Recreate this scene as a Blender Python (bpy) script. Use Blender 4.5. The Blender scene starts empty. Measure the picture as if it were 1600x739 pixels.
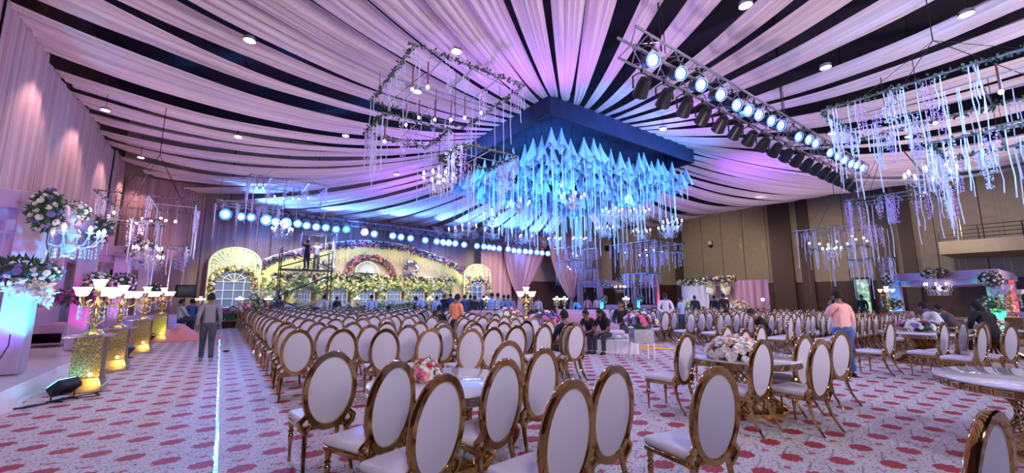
import bpy, bmesh, math, random
from mathutils import Vector, Matrix, noise
PI=math.pi; R=math.radians; rnd=random.Random(7)
S=bpy.context.scene; C=S.collection
# ---------------- camera, world, exposure ----------------
EYE=1.65; F=633.0
PIT=math.atan(93.5/F); YAW=math.atan(455/(F/math.cos(PIT)))
cd=bpy.data.cameras.new('camera'); cam=bpy.data.objects.new('camera',cd); C.objects.link(cam); S.camera=cam
cam.location=(0,0,EYE); cam.rotation_euler=(PI/2+PIT,0,-YAW)
cd.sensor_width=36; cd.sensor_fit='HORIZONTAL'; cd.lens=36*F/1600; cd.clip_start=.05; cd.clip_end=300
S.view_settings.view_transform='Standard'; S.view_settings.look='None'
S.view_settings.gamma=1; S.view_settings.use_curve_mapping=False; S.view_settings.exposure=-0.15
W=bpy.data.worlds.new('hall_world'); S.world=W; W.use_nodes=True
W.node_tree.nodes['Background'].inputs[0].default_value=(.55,.52,.85,1)
W.node_tree.nodes['Background'].inputs[1].default_value=.55
def point(name,loc,col,e,r=.05):
    l=bpy.data.lights.new(name,'POINT'); l.color=col; l.energy=e; l.shadow_soft_size=r
    o=bpy.data.objects.new(name,l); o.location=loc; C.objects.link(o); return o
def spot(name,loc,tgt,col,e,ang=60,r=.1,blend=.6):
    l=bpy.data.lights.new(name,'SPOT'); l.color=col; l.energy=e; l.shadow_soft_size=r
    l.spot_size=R(ang); l.spot_blend=blend
    o=bpy.data.objects.new(name,l); o.location=loc; C.objects.link(o)
    o.rotation_euler=(Vector(tgt)-Vector(loc)).to_track_quat('-Z','Y').to_euler(); return o
PK=(1,.55,.72); PU=(.62,.32,1); BL=(.12,.38,1); CY=(.1,.75,1); WW=(1,.86,.66); YG=(1,.93,.42)
# unseen fill spots added behind the camera, plus drape washers along the hall
for i,(x,y) in enumerate([(-1,-4),(7,-4.5),(15,-5),(24,-5)]):
    spot('fill_flood',(x,y,3.2),(x*.8+(3 if x<0 else 2),9,9.6 if x<0 else 8.6),(1,.84,.86),1300 if x<0 else 2000,110,.4)
    spot('fill_downlight',(x,y,7.5),(x+2,7,0),(.80,.76,1),900,120,.3)
for x,y in [(1.5,13),(0,19),(24,22),(27,10),(22,2),(8,5.4)]:
    spot('drape_washer',(x,y,3.4 if x>2 else 2.6),(x,y,9),(1,.74,.84),420,140,.15)
for x,y in [(8.9,10.2),(14,10.2),(19.6,10.2),(8.9,15),(8.9,19.6),(19.8,15),(19.8,19.6),(14,19.8)]:
    spot('canopy_wash',(x+(x-14)*.2,y+(y-15)*.25,6.0),(x+(x-14)*.45,y+(y-15)*.5,9),(.45,.16,1),620,140,.1)
for x in (1,5,9,13,17,21):
    spot('truss_blue_up',(x,28.0,5.9),(x+1.5,22,8.8),(.07,.26,1),3600,120,.1)
for x,y in [(8,6),(13,5.4),(18,5.6),(22,8),(5.5,13),(6,17)]:
    spot('truss_beam_blue',(x,y,6.3),(14.2,14.5,7.3),(.06,.40,1),2700,75,.1)
point('canopy_glow',(12,13,6.6),(.05,.42,1),240); point('canopy_glow',(16.5,13,6.6),(.05,.42,1),240); point('canopy_glow',(12,17,6.4),(.05,.42,1),240); point('canopy_glow',(17,17,6.4),(.05,.42,1),240)
for x,y in [(4,8),(8,6),(12,6.5),(5,14),(10,15),(16,9),(20,10),(1,10)]:
    spot('chandelier_down',(x,y,5.9),(x,y,0),(.62,.56,1),360,130,.25)
for l_,t_ in [((10.5,5.0,6.3),(12.7,1.3,5.2)),((14,5.0,6.3),(13.5,2,4.6)),((14.5,5,6.3),(16,2.9,4.0)),((9.5,-.8,3.5),(12.7,1.0,5.6))]: spot('truss_blue_side',l_,t_,(.10,.36,1),1500,60,.08)
for l_,t_ in [((4.5,13.5,4.2),(4.7,10,6.4)),((7.4,8.8,5),(4.6,9.8,6))]: spot('frame_lilac',l_,t_,(.5,.5,1),120,70,.08)
spot('curtain_warm_fill',(19,23.5,4.2),(20.5,29,3.6),(1,.55,.50),700,60,.1)  # unseen warm spots added to offset the blue light on the rose curtains
spot('curtain_warm_fill',(23,22.5,4.2),(24.6,28.4,3.8),(1,.55,.50),700,60,.1)
# stage lights
for x in (2,5,8,11,14,18):
    spot('stage_light',(x-.5,25.2,5.2),(x,30,2.4),(1,.90,.42),900,75,.1)
spot('stage_light_left',(.5,24.5,4.8),(.5,30,2.5),(.95,1,.60),800,50,.1)
for y,c in [(7.2,1),(11.5,1),(15.5,1),(19.5,1),(24,1),(28,1)]:
    spot('wall_cove',(-4.1,y+1.6,8.3),(-5.05,y+1.9,4),(1,.62,.56),330,100,.1)
    spot('wall_wash',(-2.2,y+1.5,3.4),(-5,y+2,6.2),(1,.50,.62),130,130,.2)
for X_,Y_ in [(36,27),(44,24),(45,14),(44,6),(43,-1)]:
    spot('side_hall_light',(X_-4,Y_-3 if X_<40 else Y_,7.6),(min(X_+8,49),Y_+1,3.5),(1,.86,.66),950,110,.2)
# ---------------- helpers ----------------
fwv=Vector((math.sin(YAW)*math.cos(PIT),math.cos(YAW)*math.cos(PIT),math.sin(PIT)))
rtv=Vector((math.cos(YAW),-math.sin(YAW),0)); upv=rtv.cross(fwv)
def ray(x,y): return fwv*F+rtv*(x-800)+upv*(369.5-y)
def atZ(x,y,h=0): r=ray(x,y); return Vector((0,0,EYE))+r*((h-EYE)/r.z)
def atX(x,y,v): r=ray(x,y); return Vector((0,0,EYE))+r*(v/r.x)
def atY(x,y,v): r=ray(x,y); return Vector((0,0,EYE))+r*(v/r.y)
def atD(x,y,d): r=ray(x,y); return Vector((0,0,EYE))+r*(d/math.hypot(r.x,r.y))
def polar(x,d,z=0): p=atD(x,463,d); return Vector((p.x,p.y,z))
def mat(name,col,rough=.6,metal=0,emit=None,es=1,var=0,vs=8,bump=0,bs=40,sheen=0,trans=0,alpha=1,coat=0):
    m=bpy.data.materials.new(name); m.use_nodes=True; nt=m.node_tree; b=nt.nodes['Principled BSDF']
    b.inputs['Base Color'].default_value=(*col,1); b.inputs['Roughness'].default_value=rough; b.inputs['Metallic'].default_value=metal
    if sheen: b.inputs['Sheen Weight'].default_value=sheen
    if coat: b.inputs['Coat Weight'].default_value=coat
    if trans: b.inputs['Transmission Weight'].default_value=trans
    if alpha<1: b.inputs['Alpha'].default_value=alpha
    if emit: b.inputs['Emission Color'].default_value=(*emit,1); b.inputs['Emission Strength'].default_value=es
    if var or bump:
        tc=nt.nodes.new('ShaderNodeTexCoord'); n=nt.nodes.new('ShaderNodeTexNoise'); n.inputs['Scale'].default_value=vs; nt.links.new(tc.outputs['Object'],n.inputs['Vector'])
        if var:
            r=nt.nodes.new('ShaderNodeValToRGB'); r.color_ramp.elements[0].position=.3; r.color_ramp.elements[1].position=.7
            r.color_ramp.elements[0].color=(*[c*(1-var) for c in col],1); r.color_ramp.elements[1].color=(*[min(1,c*(1+var)) for c in col],1)
            nt.links.new(n.outputs['Fac'],r.inputs[0]); nt.links.new(r.outputs[0],b.inputs['Base Color'])
        if bump:
            n2=nt.nodes.new('ShaderNodeTexNoise'); n2.inputs['Scale'].default_value=bs; nt.links.new(tc.outputs['Object'],n2.inputs['Vector'])
            bp=nt.nodes.new('ShaderNodeBump'); bp.inputs['Strength'].default_value=bump; bp.inputs['Distance'].default_value=.02
            nt.links.new(n2.outputs['Fac'],bp.inputs['Height']); nt.links.new(bp.outputs[0],b.inputs['Normal'])
    return m
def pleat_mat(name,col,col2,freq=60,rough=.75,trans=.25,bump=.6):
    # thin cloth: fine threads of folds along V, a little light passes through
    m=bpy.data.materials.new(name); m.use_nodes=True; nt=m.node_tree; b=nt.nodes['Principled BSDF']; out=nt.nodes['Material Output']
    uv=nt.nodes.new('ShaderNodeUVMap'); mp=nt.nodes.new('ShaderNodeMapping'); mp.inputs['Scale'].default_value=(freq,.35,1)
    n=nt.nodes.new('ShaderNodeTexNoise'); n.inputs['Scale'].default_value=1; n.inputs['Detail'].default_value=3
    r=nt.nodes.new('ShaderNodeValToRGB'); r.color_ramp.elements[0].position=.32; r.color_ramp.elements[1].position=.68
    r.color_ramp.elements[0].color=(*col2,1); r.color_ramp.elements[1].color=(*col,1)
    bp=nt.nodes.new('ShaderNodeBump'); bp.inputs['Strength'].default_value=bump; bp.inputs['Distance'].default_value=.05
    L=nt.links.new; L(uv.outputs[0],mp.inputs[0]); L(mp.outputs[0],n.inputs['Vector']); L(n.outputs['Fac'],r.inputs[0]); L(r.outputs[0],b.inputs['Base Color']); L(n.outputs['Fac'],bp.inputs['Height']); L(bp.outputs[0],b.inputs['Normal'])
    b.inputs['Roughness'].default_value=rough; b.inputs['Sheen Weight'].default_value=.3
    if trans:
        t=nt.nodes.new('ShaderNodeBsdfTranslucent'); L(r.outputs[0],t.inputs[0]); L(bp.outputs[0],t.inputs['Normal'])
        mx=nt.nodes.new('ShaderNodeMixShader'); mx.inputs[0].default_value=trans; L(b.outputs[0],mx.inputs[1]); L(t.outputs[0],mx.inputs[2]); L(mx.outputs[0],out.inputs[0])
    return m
M=dict(
 gold=mat('gold_metal',(.48,.31,.125),.10,1,var=.15,vs=6), gold2=mat('bright_gold',(.85,.60,.22),.2,1), oldgold=mat('pierced_gold',(.55,.42,.22),.35,1),
 white=mat('white_leatherette',(.74,.73,.80),.38,bump=.05,bs=90), backfab=mat('off_white_backrest_fabric',(.50,.49,.58),.45,bump=.06,bs=220,sheen=.2),
 tabletop=mat('white_marble_top',(.80,.80,.84),.08,var=.06,vs=3,coat=.6), chrome=mat('chrome',(.75,.75,.8),.12,1), alu=mat('aluminium_truss',(.36,.36,.44),.35,.8),
 black=mat('black_plastic',(.007,.007,.01),.4), blackcl=mat('black_cloth',(.02,.02,.028),.85,bump=.2), navy=mat('navy_canopy_cloth',(.012,.009,.045),.9,var=.3,vs=2),
 ceil=mat('dark_ceiling',(.010,.009,.017),.9), dark=mat('dark_iron',(.03,.03,.035),.4,.6), vine=mat('vine_leaf',(.045,.09,.05),.7,var=.5,vs=20), green=mat('green_leaf',(.07,.17,.06),.6,var=.5,vs=12),
 lgreen=mat('pale_green_leaf',(.30,.42,.14),.6,var=.4,vs=12), wall=mat('beige_wall_panel',(.40,.31,.235),.8,var=.05,vs=2,bump=.15,bs=150), wood=mat('dark_brown_panel',(.075,.035,.028),.5,var=.25,vs=1.5),
 col=mat('brown_column',(.10,.055,.042),.55), wfl=mat('white_petal',(.88,.84,.80),.6), pfl=mat('peach_petal',(.85,.48,.40),.6), rfl=mat('red_petal',(.62,.05,.10),.6), pkfl=mat('pink_petal',(.80,.20,.42),.6),
 yfl=mat('cream_yellow_petal',(.85,.74,.30),.6), vfl=mat('violet_petal',(.30,.22,.60),.6), mag=mat('magenta_petal',(.5,.04,.3),.6), orfl=mat('orange_petal',(.75,.25,.12),.6), cloth=mat('white_cloth',(.75,.72,.78),.8,bump=.2,bs=20),
 ribbon=mat('white_ribbon',(.62,.68,.92),.5), wist=mat('pale_wisteria',(.72,.74,.95),.6), wistv=mat('lilac_wisteria',(.62,.42,.85),.6), copper=mat('copper_rod',(.35,.16,.13),.3,.8),
 bulb=mat('warm_bulb',(1,.9,.7),.4,emit=(1,.80,.52),es=13), lamp=mat('white_lamp_glass',(1,1,1),.3,emit=(1,.92,.78),es=1.7), down=mat('downlight_glow',(1,1,1),.3,emit=(1,.93,.80),es=26),
 crystal=mat('crystal_glass',(.9,.92,1),.08,trans=.6), sofa=mat('lilac_sofa_fabric',(.50,.30,.45),.75,bump=.2,bs=80), sofab=mat('lavender_sofa_fabric',(.48,.38,.66),.75,bump=.2,bs=80),
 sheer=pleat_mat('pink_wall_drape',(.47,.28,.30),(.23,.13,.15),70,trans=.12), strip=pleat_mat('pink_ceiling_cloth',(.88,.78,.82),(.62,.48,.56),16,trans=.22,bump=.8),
 curtain=pleat_mat('rose_curtain',(.72,.44,.46),(.42,.22,.27),30,trans=.2), conecl=pleat_mat('pale_organza',(.50,.72,.92),(.32,.52,.80),14,trans=.35), pav=mat('lilac_pavilion_cloth',(.46,.34,.50),.7,bump=.15,bs=12),
 whitewood=mat('white_gloss_platform',(.78,.76,.82),.15,var=.05,vs=2), cream=mat('cream_panel',(.74,.62,.40),.6,var=.12,vs=4), lattice=mat('cream_lattice',(.80,.78,.52),.5), winglass=mat('blue_window_backing',(.10,.16,.38),.25),
 pinkcl=mat('coral_pink_cloth',(.85,.33,.33),.7,bump=.3,bs=18), yel=mat('yellow_cloth',(.80,.46,.05),.7), org=mat('orange_cloth',(.65,.16,.06),.7), plinth=mat('silver_mosaic',(.55,.55,.6),.25,.7,var=.5,vs=60), glass=mat('clear_glass',(.8,.9,.95),.05,trans=.85,alpha=.5),
 skin=mat('brown_skin',(.23,.11,.07),.55), hair=mat('black_hair',(.006,.005,.006),.85), cable=mat('black_cable',(.01,.01,.012),.5),
)
def emis(name,c,s): return mat(name,(.6,.6,.6),.4,emit=c,es=s)
class MB:
    def __init__(s): s.v=[]; s.f=[]; s.m=[]; s.u=[]; s.hasuv=False; s.T=None; s.mi=0
    def add(s,vs,fs,uv=None):
        n=len(s.v)
        if s.T is not None: vs=[s.T@Vector(p) for p in vs]
        s.v+= [tuple(p) for p in vs]
        for f in fs:
            s.f.append(tuple(i+n for i in f)); s.m.append(s.mi)
            if uv: s.u.append([uv[i] for i in f])
            else: s.u.append([(0,0)]*len(f))
        if uv: s.hasuv=True
        return s
    def box(s,c,d,rz=0):
        x,y,z=d[0]/2,d[1]/2,d[2]/2; m=Matrix.Rotation(rz,3,'Z') if rz else None
        vs=[Vector(p) for p in [(-x,-y,-z),(x,-y,-z),(x,y,-z),(-x,y,-z),(-x,-y,z),(x,-y,z),(x,y,z),(-x,y,z)]]
        if m: vs=[m@p for p in vs]
        return s.add([p+Vector(c) for p in vs],[(0,3,2,1),(4,5,6,7),(0,1,5,4),(1,2,6,5),(2,3,7,6),(3,0,4,7)])
    def rbox(s,c,d,r=.03,seg=2,taper=0,rz=0):
        bm=bmesh.new(); bmesh.ops.create_cube(bm,size=1)
        for v in bm.verts:
            v.co=Vector((v.co.x*d[0]*(1+taper*(v.co.y)),v.co.y*d[1],v.co.z*d[2]))
        bmesh.ops.bevel(bm,geom=bm.edges[:]+bm.verts[:],offset=r,segments=seg,profile=.5,affect='EDGES')
        bm.verts.index_update(); m=Matrix.Rotation(rz,3,'Z')
        s.add([m@v.co+Vector(c) for v in bm.verts],[[v.index for v in f.verts] for f in bm.faces]); bm.free(); return s
    def tube(s,pts,rad,n=8,closed=False,sq=1.0):
        pts=[Vector(p) for p in pts]; k=len(pts)
        if not isinstance(rad,(list,tuple)): rad=[rad]*k
        vs=[]; prev=None
        for i,p in enumerate(pts):
            a=pts[(i-1)%k] if (closed or i>0) else p; b=pts[(i+1)%k] if (closed or i<k-1) else p
            t=(b-a).normalized() if (b-a).length>1e-9 else Vector((0,0,1))
            if prev is None: x=t.cross(Vector((0,0,1)) if abs(t.z)<.9 else Vector((0,1,0))).normalized()
            else:
                x=(prev-t*prev.dot(t)); x=x.normalized() if x.length>1e-6 else t.orthogonal().normalized()
            prev=x; y=t.cross(x)
            for j in range(n):
                an=2*PI*(j+.5)/n; vs.append(p+(x*math.cos(an)+y*math.sin(an)*sq)*rad[i])
        fs=[]
        for i in range(k if closed else k-1):
            for j in range(n):
                a=i*n+j; b=i*n+(j+1)%n; c=((i+1)%k)*n+(j+1)%n; d=((i+1)%k)*n+j; fs.append((a,b,c,d))
        if not closed: fs.append(tuple(range(n))[::-1]); fs.append(tuple(range((k-1)*n,k*n)))
        return s.add(vs,fs)
    def lathe(s,prof,n=16,c=(0,0,0),sx=1,sy=1,cap=True):
        vs=[];fs=[];k=len(prof)
        for r,z in prof:
            for j in range(n): a=2*PI*j/n; vs.append((c[0]+r*sx*math.cos(a),c[1]+r*sy*math.sin(a),c[2]+z))
        for i in range(k-1):
            for j in range(n): fs.append((i*n+j,i*n+(j+1)%n,(i+1)*n+(j+1)%n,(i+1)*n+j))
        if cap: fs.append(tuple(range(n))[::-1]); fs.append(tuple(range((k-1)*n,k*n)))
        return s.add(vs,fs)
    def ell(s,c,r,n=10,k=6,rot=None):
        vs=[];fs=[]
        for i in range(k+1):
            t=PI*i/k
            for j in range(n):
                a=2*PI*j/n; p=Vector((r[0]*math.sin(t)*math.cos(a),r[1]*math.sin(t)*math.sin(a),r[2]*math.cos(t)))
                if rot: p=rot@p
                vs.append(p+Vector(c))
        for i in range(k):
            for j in range(n): fs.append((i*n+j,(i+1)*n+j,(i+1)*n+(j+1)%n,i*n+(j+1)%n))
        return s.add(vs,fs)
    def prism(s,poly,o,ux,uy,t):
        o,ux,uy=Vector(o),Vector(ux),Vector(uy); nn=ux.cross(uy).normalized()*t; k=len(poly)
        vs=[o+ux*a+uy*b for a,b in poly]+[o+ux*a+uy*b+nn for a,b in poly]
        return s.add(vs,[tuple(range(k))[::-1],tuple(range(k,2*k))]+[(i,(i+1)%k,k+(i+1)%k,k+i) for i in range(k)])
    def grid(s,fn,nu,nv,uv=True):
        vs=[];u=[]
        for i in range(nu+1):
            for j in range(nv+1): vs.append(fn(i/nu,j/nv)); u.append((i/nu,j/nv))
        fs=[(i*(nv+1)+j,(i+1)*(nv+1)+j,(i+1)*(nv+1)+j+1,i*(nv+1)+j+1) for i in range(nu) for j in range(nv)]
        return s.add(vs,fs,u)
    def mesh(s,name,mats,smooth=True):
        me=bpy.data.meshes.new(name); me.from_pydata(s.v,[],s.f)
        if not isinstance(mats,(list,tuple)): mats=[mats]
        for x in mats: me.materials.append(x)
        me.polygons.foreach_set('material_index',s.m)
        if smooth: me.polygons.foreach_set('use_smooth',[True]*len(s.f))
        if s.hasuv:
            l=me.uv_layers.new(name='UVMap'); l.data.foreach_set('uv',[c for f in s.u for p in f for c in p])
        me.update()
        if smooth:
            try: me.set_sharp_from_angle(angle=R(42))
            except Exception: pass
        return me
    def build(s,name,mats,parent=None,loc=None,rz=0,smooth=True,**kw):
        return obj(name,s.mesh(name,mats,smooth),parent,loc,rz,**kw)
def obj(name,me,parent=None,loc=None,rz=0,label=None,cat=None,group=None,kind=None):
    o=bpy.data.objects.new(name,me); C.objects.link(o)
    if parent: o.parent=parent
    if loc is not None: o.location=loc
    if rz: o.rotation_euler.z=rz
    tag(o,label,cat,group,kind); return o
def tag(o,label=None,cat=None,group=None,kind=None):
    if label: o['label']=label
    if cat: o['category']=cat
    if group: o['group']=group
    if kind: o['kind']=kind
    return o
def thing(name,label,cat,loc=(0,0,0),rz=0,group=None): return obj(name,None,None,loc,rz,label,cat,group)
def struct(name,mb,mats,smooth=False): return mb.build(name,mats,kind='structure',smooth=smooth)
KIDS={}
def tree(o):
    return [o]+[c for k in o.children for c in tree(k)]
def dup(root,loc=None,rz=None,label=None,group=None,scale=None):
    def rec(o,par):
        c=o.copy(); C.objects.link(c); c.parent=par
        for k in list(o.children): rec(k,c)
        return c
    r=rec(root,None)
    if loc is not None: r.location=loc
    if rz is not None: r.rotation_euler.z=rz
    if label: r['label']=label
    if group: r['group']=group
    if scale: r.scale=scale
    return r
ORD=['first','second','third','fourth','fifth','sixth','seventh','eighth','ninth','tenth','eleventh','twelfth','thirteenth','fourteenth','fifteenth','sixteenth','seventeenth','eighteenth','nineteenth','twentieth','twenty-first','twenty-second','twenty-third','twenty-fourth']
def nz(*a): return noise.noise(Vector(a))
# ---------------- the room ----------------
def carpet():
    m=bpy.data.materials.new('patterned_carpet'); m.use_nodes=True; nt=m.node_tree; N=nt.nodes.new; L=nt.links.new; b=nt.nodes['Principled BSDF']
    tc=N('ShaderNodeTexCoord'); sep=N('ShaderNodeSeparateXYZ'); L(tc.outputs['Object'],sep.inputs[0])
    def mth(op,a,bb=None,c=None):
        n=N('ShaderNodeMath'); n.operation=op
        for i,v in enumerate((a,bb,c)):
            if v is None: continue
            if isinstance(v,(int,float)): n.inputs[i].default_value=v
            else: L(v,n.inputs[i])
        return n.outputs[0]
    PX,PY=.62,.66; X,Y=sep.outputs[0],sep.outputs[1]
    nz_=N('ShaderNodeTexNoise'); nz_.inputs['Scale'].default_value=22; L(tc.outputs['Object'],nz_.inputs['Vector'])
    nf=mth('SUBTRACT',nz_.outputs['Fac'],.5)
    def cell(ox,oy):
        a=mth('SUBTRACT',mth('MODULO',mth('ADD',mth('ADD',X,ox),620.0),PX),PX/2); c=mth('SUBTRACT',mth('MODULO',mth('ADD',mth('ADD',Y,oy),660.0),PY),PY/2); return a,c
    def flower(ox,oy,rx,ry,pet=9,amp=.07):
        a,c=cell(ox,oy); u=mth('DIVIDE',a,rx); v=mth('DIVIDE',c,ry); r=mth('SQRT',mth('ADD',mth('MULTIPLY',u,u),mth('MULTIPLY',v,v)))
        th=mth('ARCTAN2',v,u); rad=mth('ADD',mth('MULTIPLY',mth('SINE',mth('MULTIPLY',th,float(pet))),amp),mth('MULTIPLY',nf,.5)); return mth('LESS_THAN',mth('ADD',r,rad),1.0)
    fl=mth('MAXIMUM',flower(0,0,.120,.100),flower(PX/2,PY/2,.120,.100))
    sm=mth('MAXIMUM',flower(PX*.5,.08,.035,.03,4,.4),flower(0,PY*.5+.08,.035,.03,4,.4))
    # dark curled stems between the flowers
    def stem(ox,oy,w,k):
        a,c=cell(ox,oy); curve=mth('MULTIPLY',mth('SINE',mth('MULTIPLY',c,k)),.075); d=mth('ABSOLUTE',mth('SUBTRACT',a,curve))
        return mth('MULTIPLY',mth('LESS_THAN',d,w),mth('LESS_THAN',mth('ABSOLUTE',c),.10))
    st=mth('MAXIMUM',stem(PX/2,0,.007,28.),stem(0,PY/2,.007,28.))
    def dots(ox,oy):
        a,c=cell(ox,oy); fr=mth('SUBTRACT',mth('MODULO',mth('ADD',a,10.0),.036),.018); cc=mth('SUBTRACT',c,mth('MULTIPLY',a,.25))
        r=mth('ADD',mth('MULTIPLY',fr,fr),mth('MULTIPLY',cc,cc)); return mth('MULTIPLY',mth('LESS_THAN',r,.00012),mth('LESS_THAN',mth('ABSOLUTE',a),.13))
    dt=mth('MAXIMUM',dots(0.1,.20),dots(.1+PX/2,PY/2+.20))
    n3=N('ShaderNodeTexNoise'); n3.inputs['Scale'].default_value=30; n3.inputs['Detail'].default_value=1; L(tc.outputs['Object'],n3.inputs['Vector'])
    lf=mth('GREATER_THAN',n3.outputs['Fac'],.60)
    def mix(f,a,c):
        n=N('ShaderNodeMix'); n.data_type='RGBA'; L(f,n.inputs['Factor'])
        for s_,v in ((6,a),(7,c)):
            if isinstance(v,tuple): n.inputs[s_].default_value=(*v,1)
            else: L(v,n.inputs[s_])
        return n.outputs[2]
    n4=N('ShaderNodeTexNoise'); n4.inputs['Scale'].default_value=70; L(tc.outputs['Object'],n4.inputs['Vector'])
    base=mix(n4.outputs['Fac'],(.52,.49,.49),(.66,.63,.63))
    c=mix(lf,base,(.24,.24,.24)); c=mix(dt,c,(.10,.09,.10)); c=mix(st,c,(.13,.05,.07)); c=mix(sm,c,(.40,.06,.08))
    rd=mix(mth('GREATER_THAN',n4.outputs['Fac'],.58),(.32,.010,.028),(.56,.14,.17)); c=mix(fl,c,rd)
    L(c,b.inputs['Base Color']); b.inputs['Roughness'].default_value=.6
    return m
b=MB(); b.box((22,8.5,-.05),(56,45,.1)); struct('floor',b,carpet())
b=MB(); b.box((22,8.5,12.6),(56,47,.2)); struct('ceiling',b,M['ceil'])
b=MB(); b.box((-5.35,8.5,6.25),(.3,47,12.5)); struct('wall_left',b,M['wood'])
def panelled(name,x0,x1,fixed,axis,seams):
    b=MB()
    def bx(a0,a1,z0,z1,off,th):
        c=(a0+a1)/2; s_=a1-a0
        if axis=='x': b.box((c,fixed-off,(z0+z1)/2),(s_,th,z1-z0))
        else: b.box((fixed-off,c,(z0+z1)/2),(th,s_,z1-z0))
    b.mi=1; bx(x0,x1,0,3.1,-.1,.3)
    b.mi=0; bs=[x0]+seams+[x1]
    for i in range(len(bs)-1): bx(bs[i]+.03,bs[i+1]-.03,3.1,12.5,0,.22)
    b.mi=1; bx(x0,x1,3.0,12.5,-.15,.2)
    b.mi=2
    return b
bw=panelled('wall_back',-5.2,49,31.1,'x',[0,5,10,15,19.5,24,28.3,32,34.2,38,42,45,47.4]); struct('wall_back',bw,[M['wall'],M['wood'],M['col']])
bw=panelled('wall_right',-14,31,49.1,'y',[-11,-7,-3,1,4.2,6.9,10,13,16,18.5,20,22.5,25,27.5]); struct('wall_right',bw,[M['wall'],M['wood'],M['col']])
def column(i,p,w,d):
    b=MB(); b.box((p[0],p[1],6.25),(w,d,12.5)); b.box((p[0],p[1],.2),(w+.08,d+.08,.4)); struct('trim_%d'%i,b,M['col'])
yc=[atX(x,440,48.8).y for x in (1226,1388)]
for i,(p,w,d) in enumerate([((48.7,30.6),.8,.8),((atY(963,440,30.8).x,30.8),.9,.4),((48.8,yc[0]),.4,2.0),((48.8,yc[0]-2.2),.3,1.0),((48.8,yc[1]),.4,1.5),((48.8,yc[1]-1.6),.3,.9)]): column(i+1,p,w,d)
# open doorway with green-lit foliage light beyond, in the right wall
yd=[atX(x,463,48.7).y for x in (1338,1362)]; ym=(yd[0]+yd[1])/2; wd=abs(yd[0]-yd[1])
b=MB(); b.mi=0
for yy in yd: b.box((48.75,yy,1.7),(.5,.14,3.4))
b.box((48.75,ym,3.3),(.5,wd,.16)); struct('door_1',b,[M['dark']])
b=MB(); b.grid(lambda u,v:(48.80,yd[0]+(yd[1]-yd[0])*u,.02+3.2*v),1,1)
mg=mat('daylight_garden_glass',(.2,.5,.4),.2,emit=(.35,.85,.62),es=.8,var=0); nt=mg.node_tree; tcg=nt.nodes.new('ShaderNodeTexCoord'); ng=nt.nodes.new('ShaderNodeTexNoise'); ng.inputs['Scale'].default_value=2.2; rg=nt.nodes.new('ShaderNodeValToRGB'); rg.color_ramp.elements[0].color=(.02,.12,.10,1); rg.color_ramp.elements[1].color=(.75,1,.70,1); rg.color_ramp.elements[0].position=.4; rg.color_ramp.elements[1].position=.62
nt.links.new(tcg.outputs['Object'],ng.inputs['Vector']); nt.links.new(ng.outputs['Fac'],rg.inputs[0]); nt.links.new(rg.outputs[0],nt.nodes['Principled BSDF'].inputs['Emission Color'])
struct('window_1',b,mg)
# balcony on the right wall
b=MB(); b.box((46.3,-3.2,5.15),(5.2,18.5,.8)); b.box((43.75,-3.2,5.62),(.12,18.5,.14)); struct('trim_9',b,M['wall'])
t=thing('balcony_railing','dark metal railing along the balcony high on the right wall','railing',(43.8,-3,5.6))
b=MB()
for k in range(4): b.tube([(0,-9,.28+.28*k),(0,9,.28+.28*k)],.025,6)
b.build('rail',M['dark'],t)
for k in range(10):
    b=MB(); b.tube([(0,-9+2*k,0),(0,-9+2*k,1.15)],.035,6); b.build('post',M['dark'],t)
# pleated drapes on the left wall (bays between tie points) and back wall
def wall_drape(name,p0,p1,z0,z1,label,group,amp=.10,dens=7,mt='sheer'):
    p0,p1=Vector(p0),Vector(p1); L_=(p1-p0).length; d=(p1-p0)/L_; n=Vector((-d.y,d.x)); nu=max(8,int(L_*dens*2)); sd=rnd.random()*50
    b=MB()
    def fn(u,v):
        a=u*L_; w=amp*(.55+.45*nz(a*.7,sd,0))*math.sin(a*dens*1.4+3*nz(a*.8+sd,v*.5,1))+.05*nz(a*6,v*2,sd)
        w*=(.45+.55*(1-v)) ; q=p0+d*(a+.15*math.sin(v*2.2+sd)*(1-v)*0); q=q+n*w
        return (q.x,q.y,z0+(z1-z0)*v)
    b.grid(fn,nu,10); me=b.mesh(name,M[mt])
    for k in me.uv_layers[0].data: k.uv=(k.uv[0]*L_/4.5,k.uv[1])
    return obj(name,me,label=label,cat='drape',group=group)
ys=[-6,-1.5,3,7.4,11.4,14.6,17.8,21,24.3,27.6,30.4]
for i in range(3,len(ys)-1):
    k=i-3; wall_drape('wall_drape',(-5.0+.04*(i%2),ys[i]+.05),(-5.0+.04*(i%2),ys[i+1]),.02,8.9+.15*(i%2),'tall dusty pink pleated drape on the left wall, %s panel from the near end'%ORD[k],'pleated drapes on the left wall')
xs=[-4.9,-1.2,2.4,6.2,10,13.6,17]
for i in range(len(xs)-1):
    wall_drape('backdrop_drape',(xs[i],30.62),(xs[i+1]-.04,30.62),.02,7.4 if i else 8.4,'dusty pink pleated drape on the back wall, %s panel from the left corner'%ORD[i],'pleated drapes behind the stage',mt='sheer')
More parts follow.
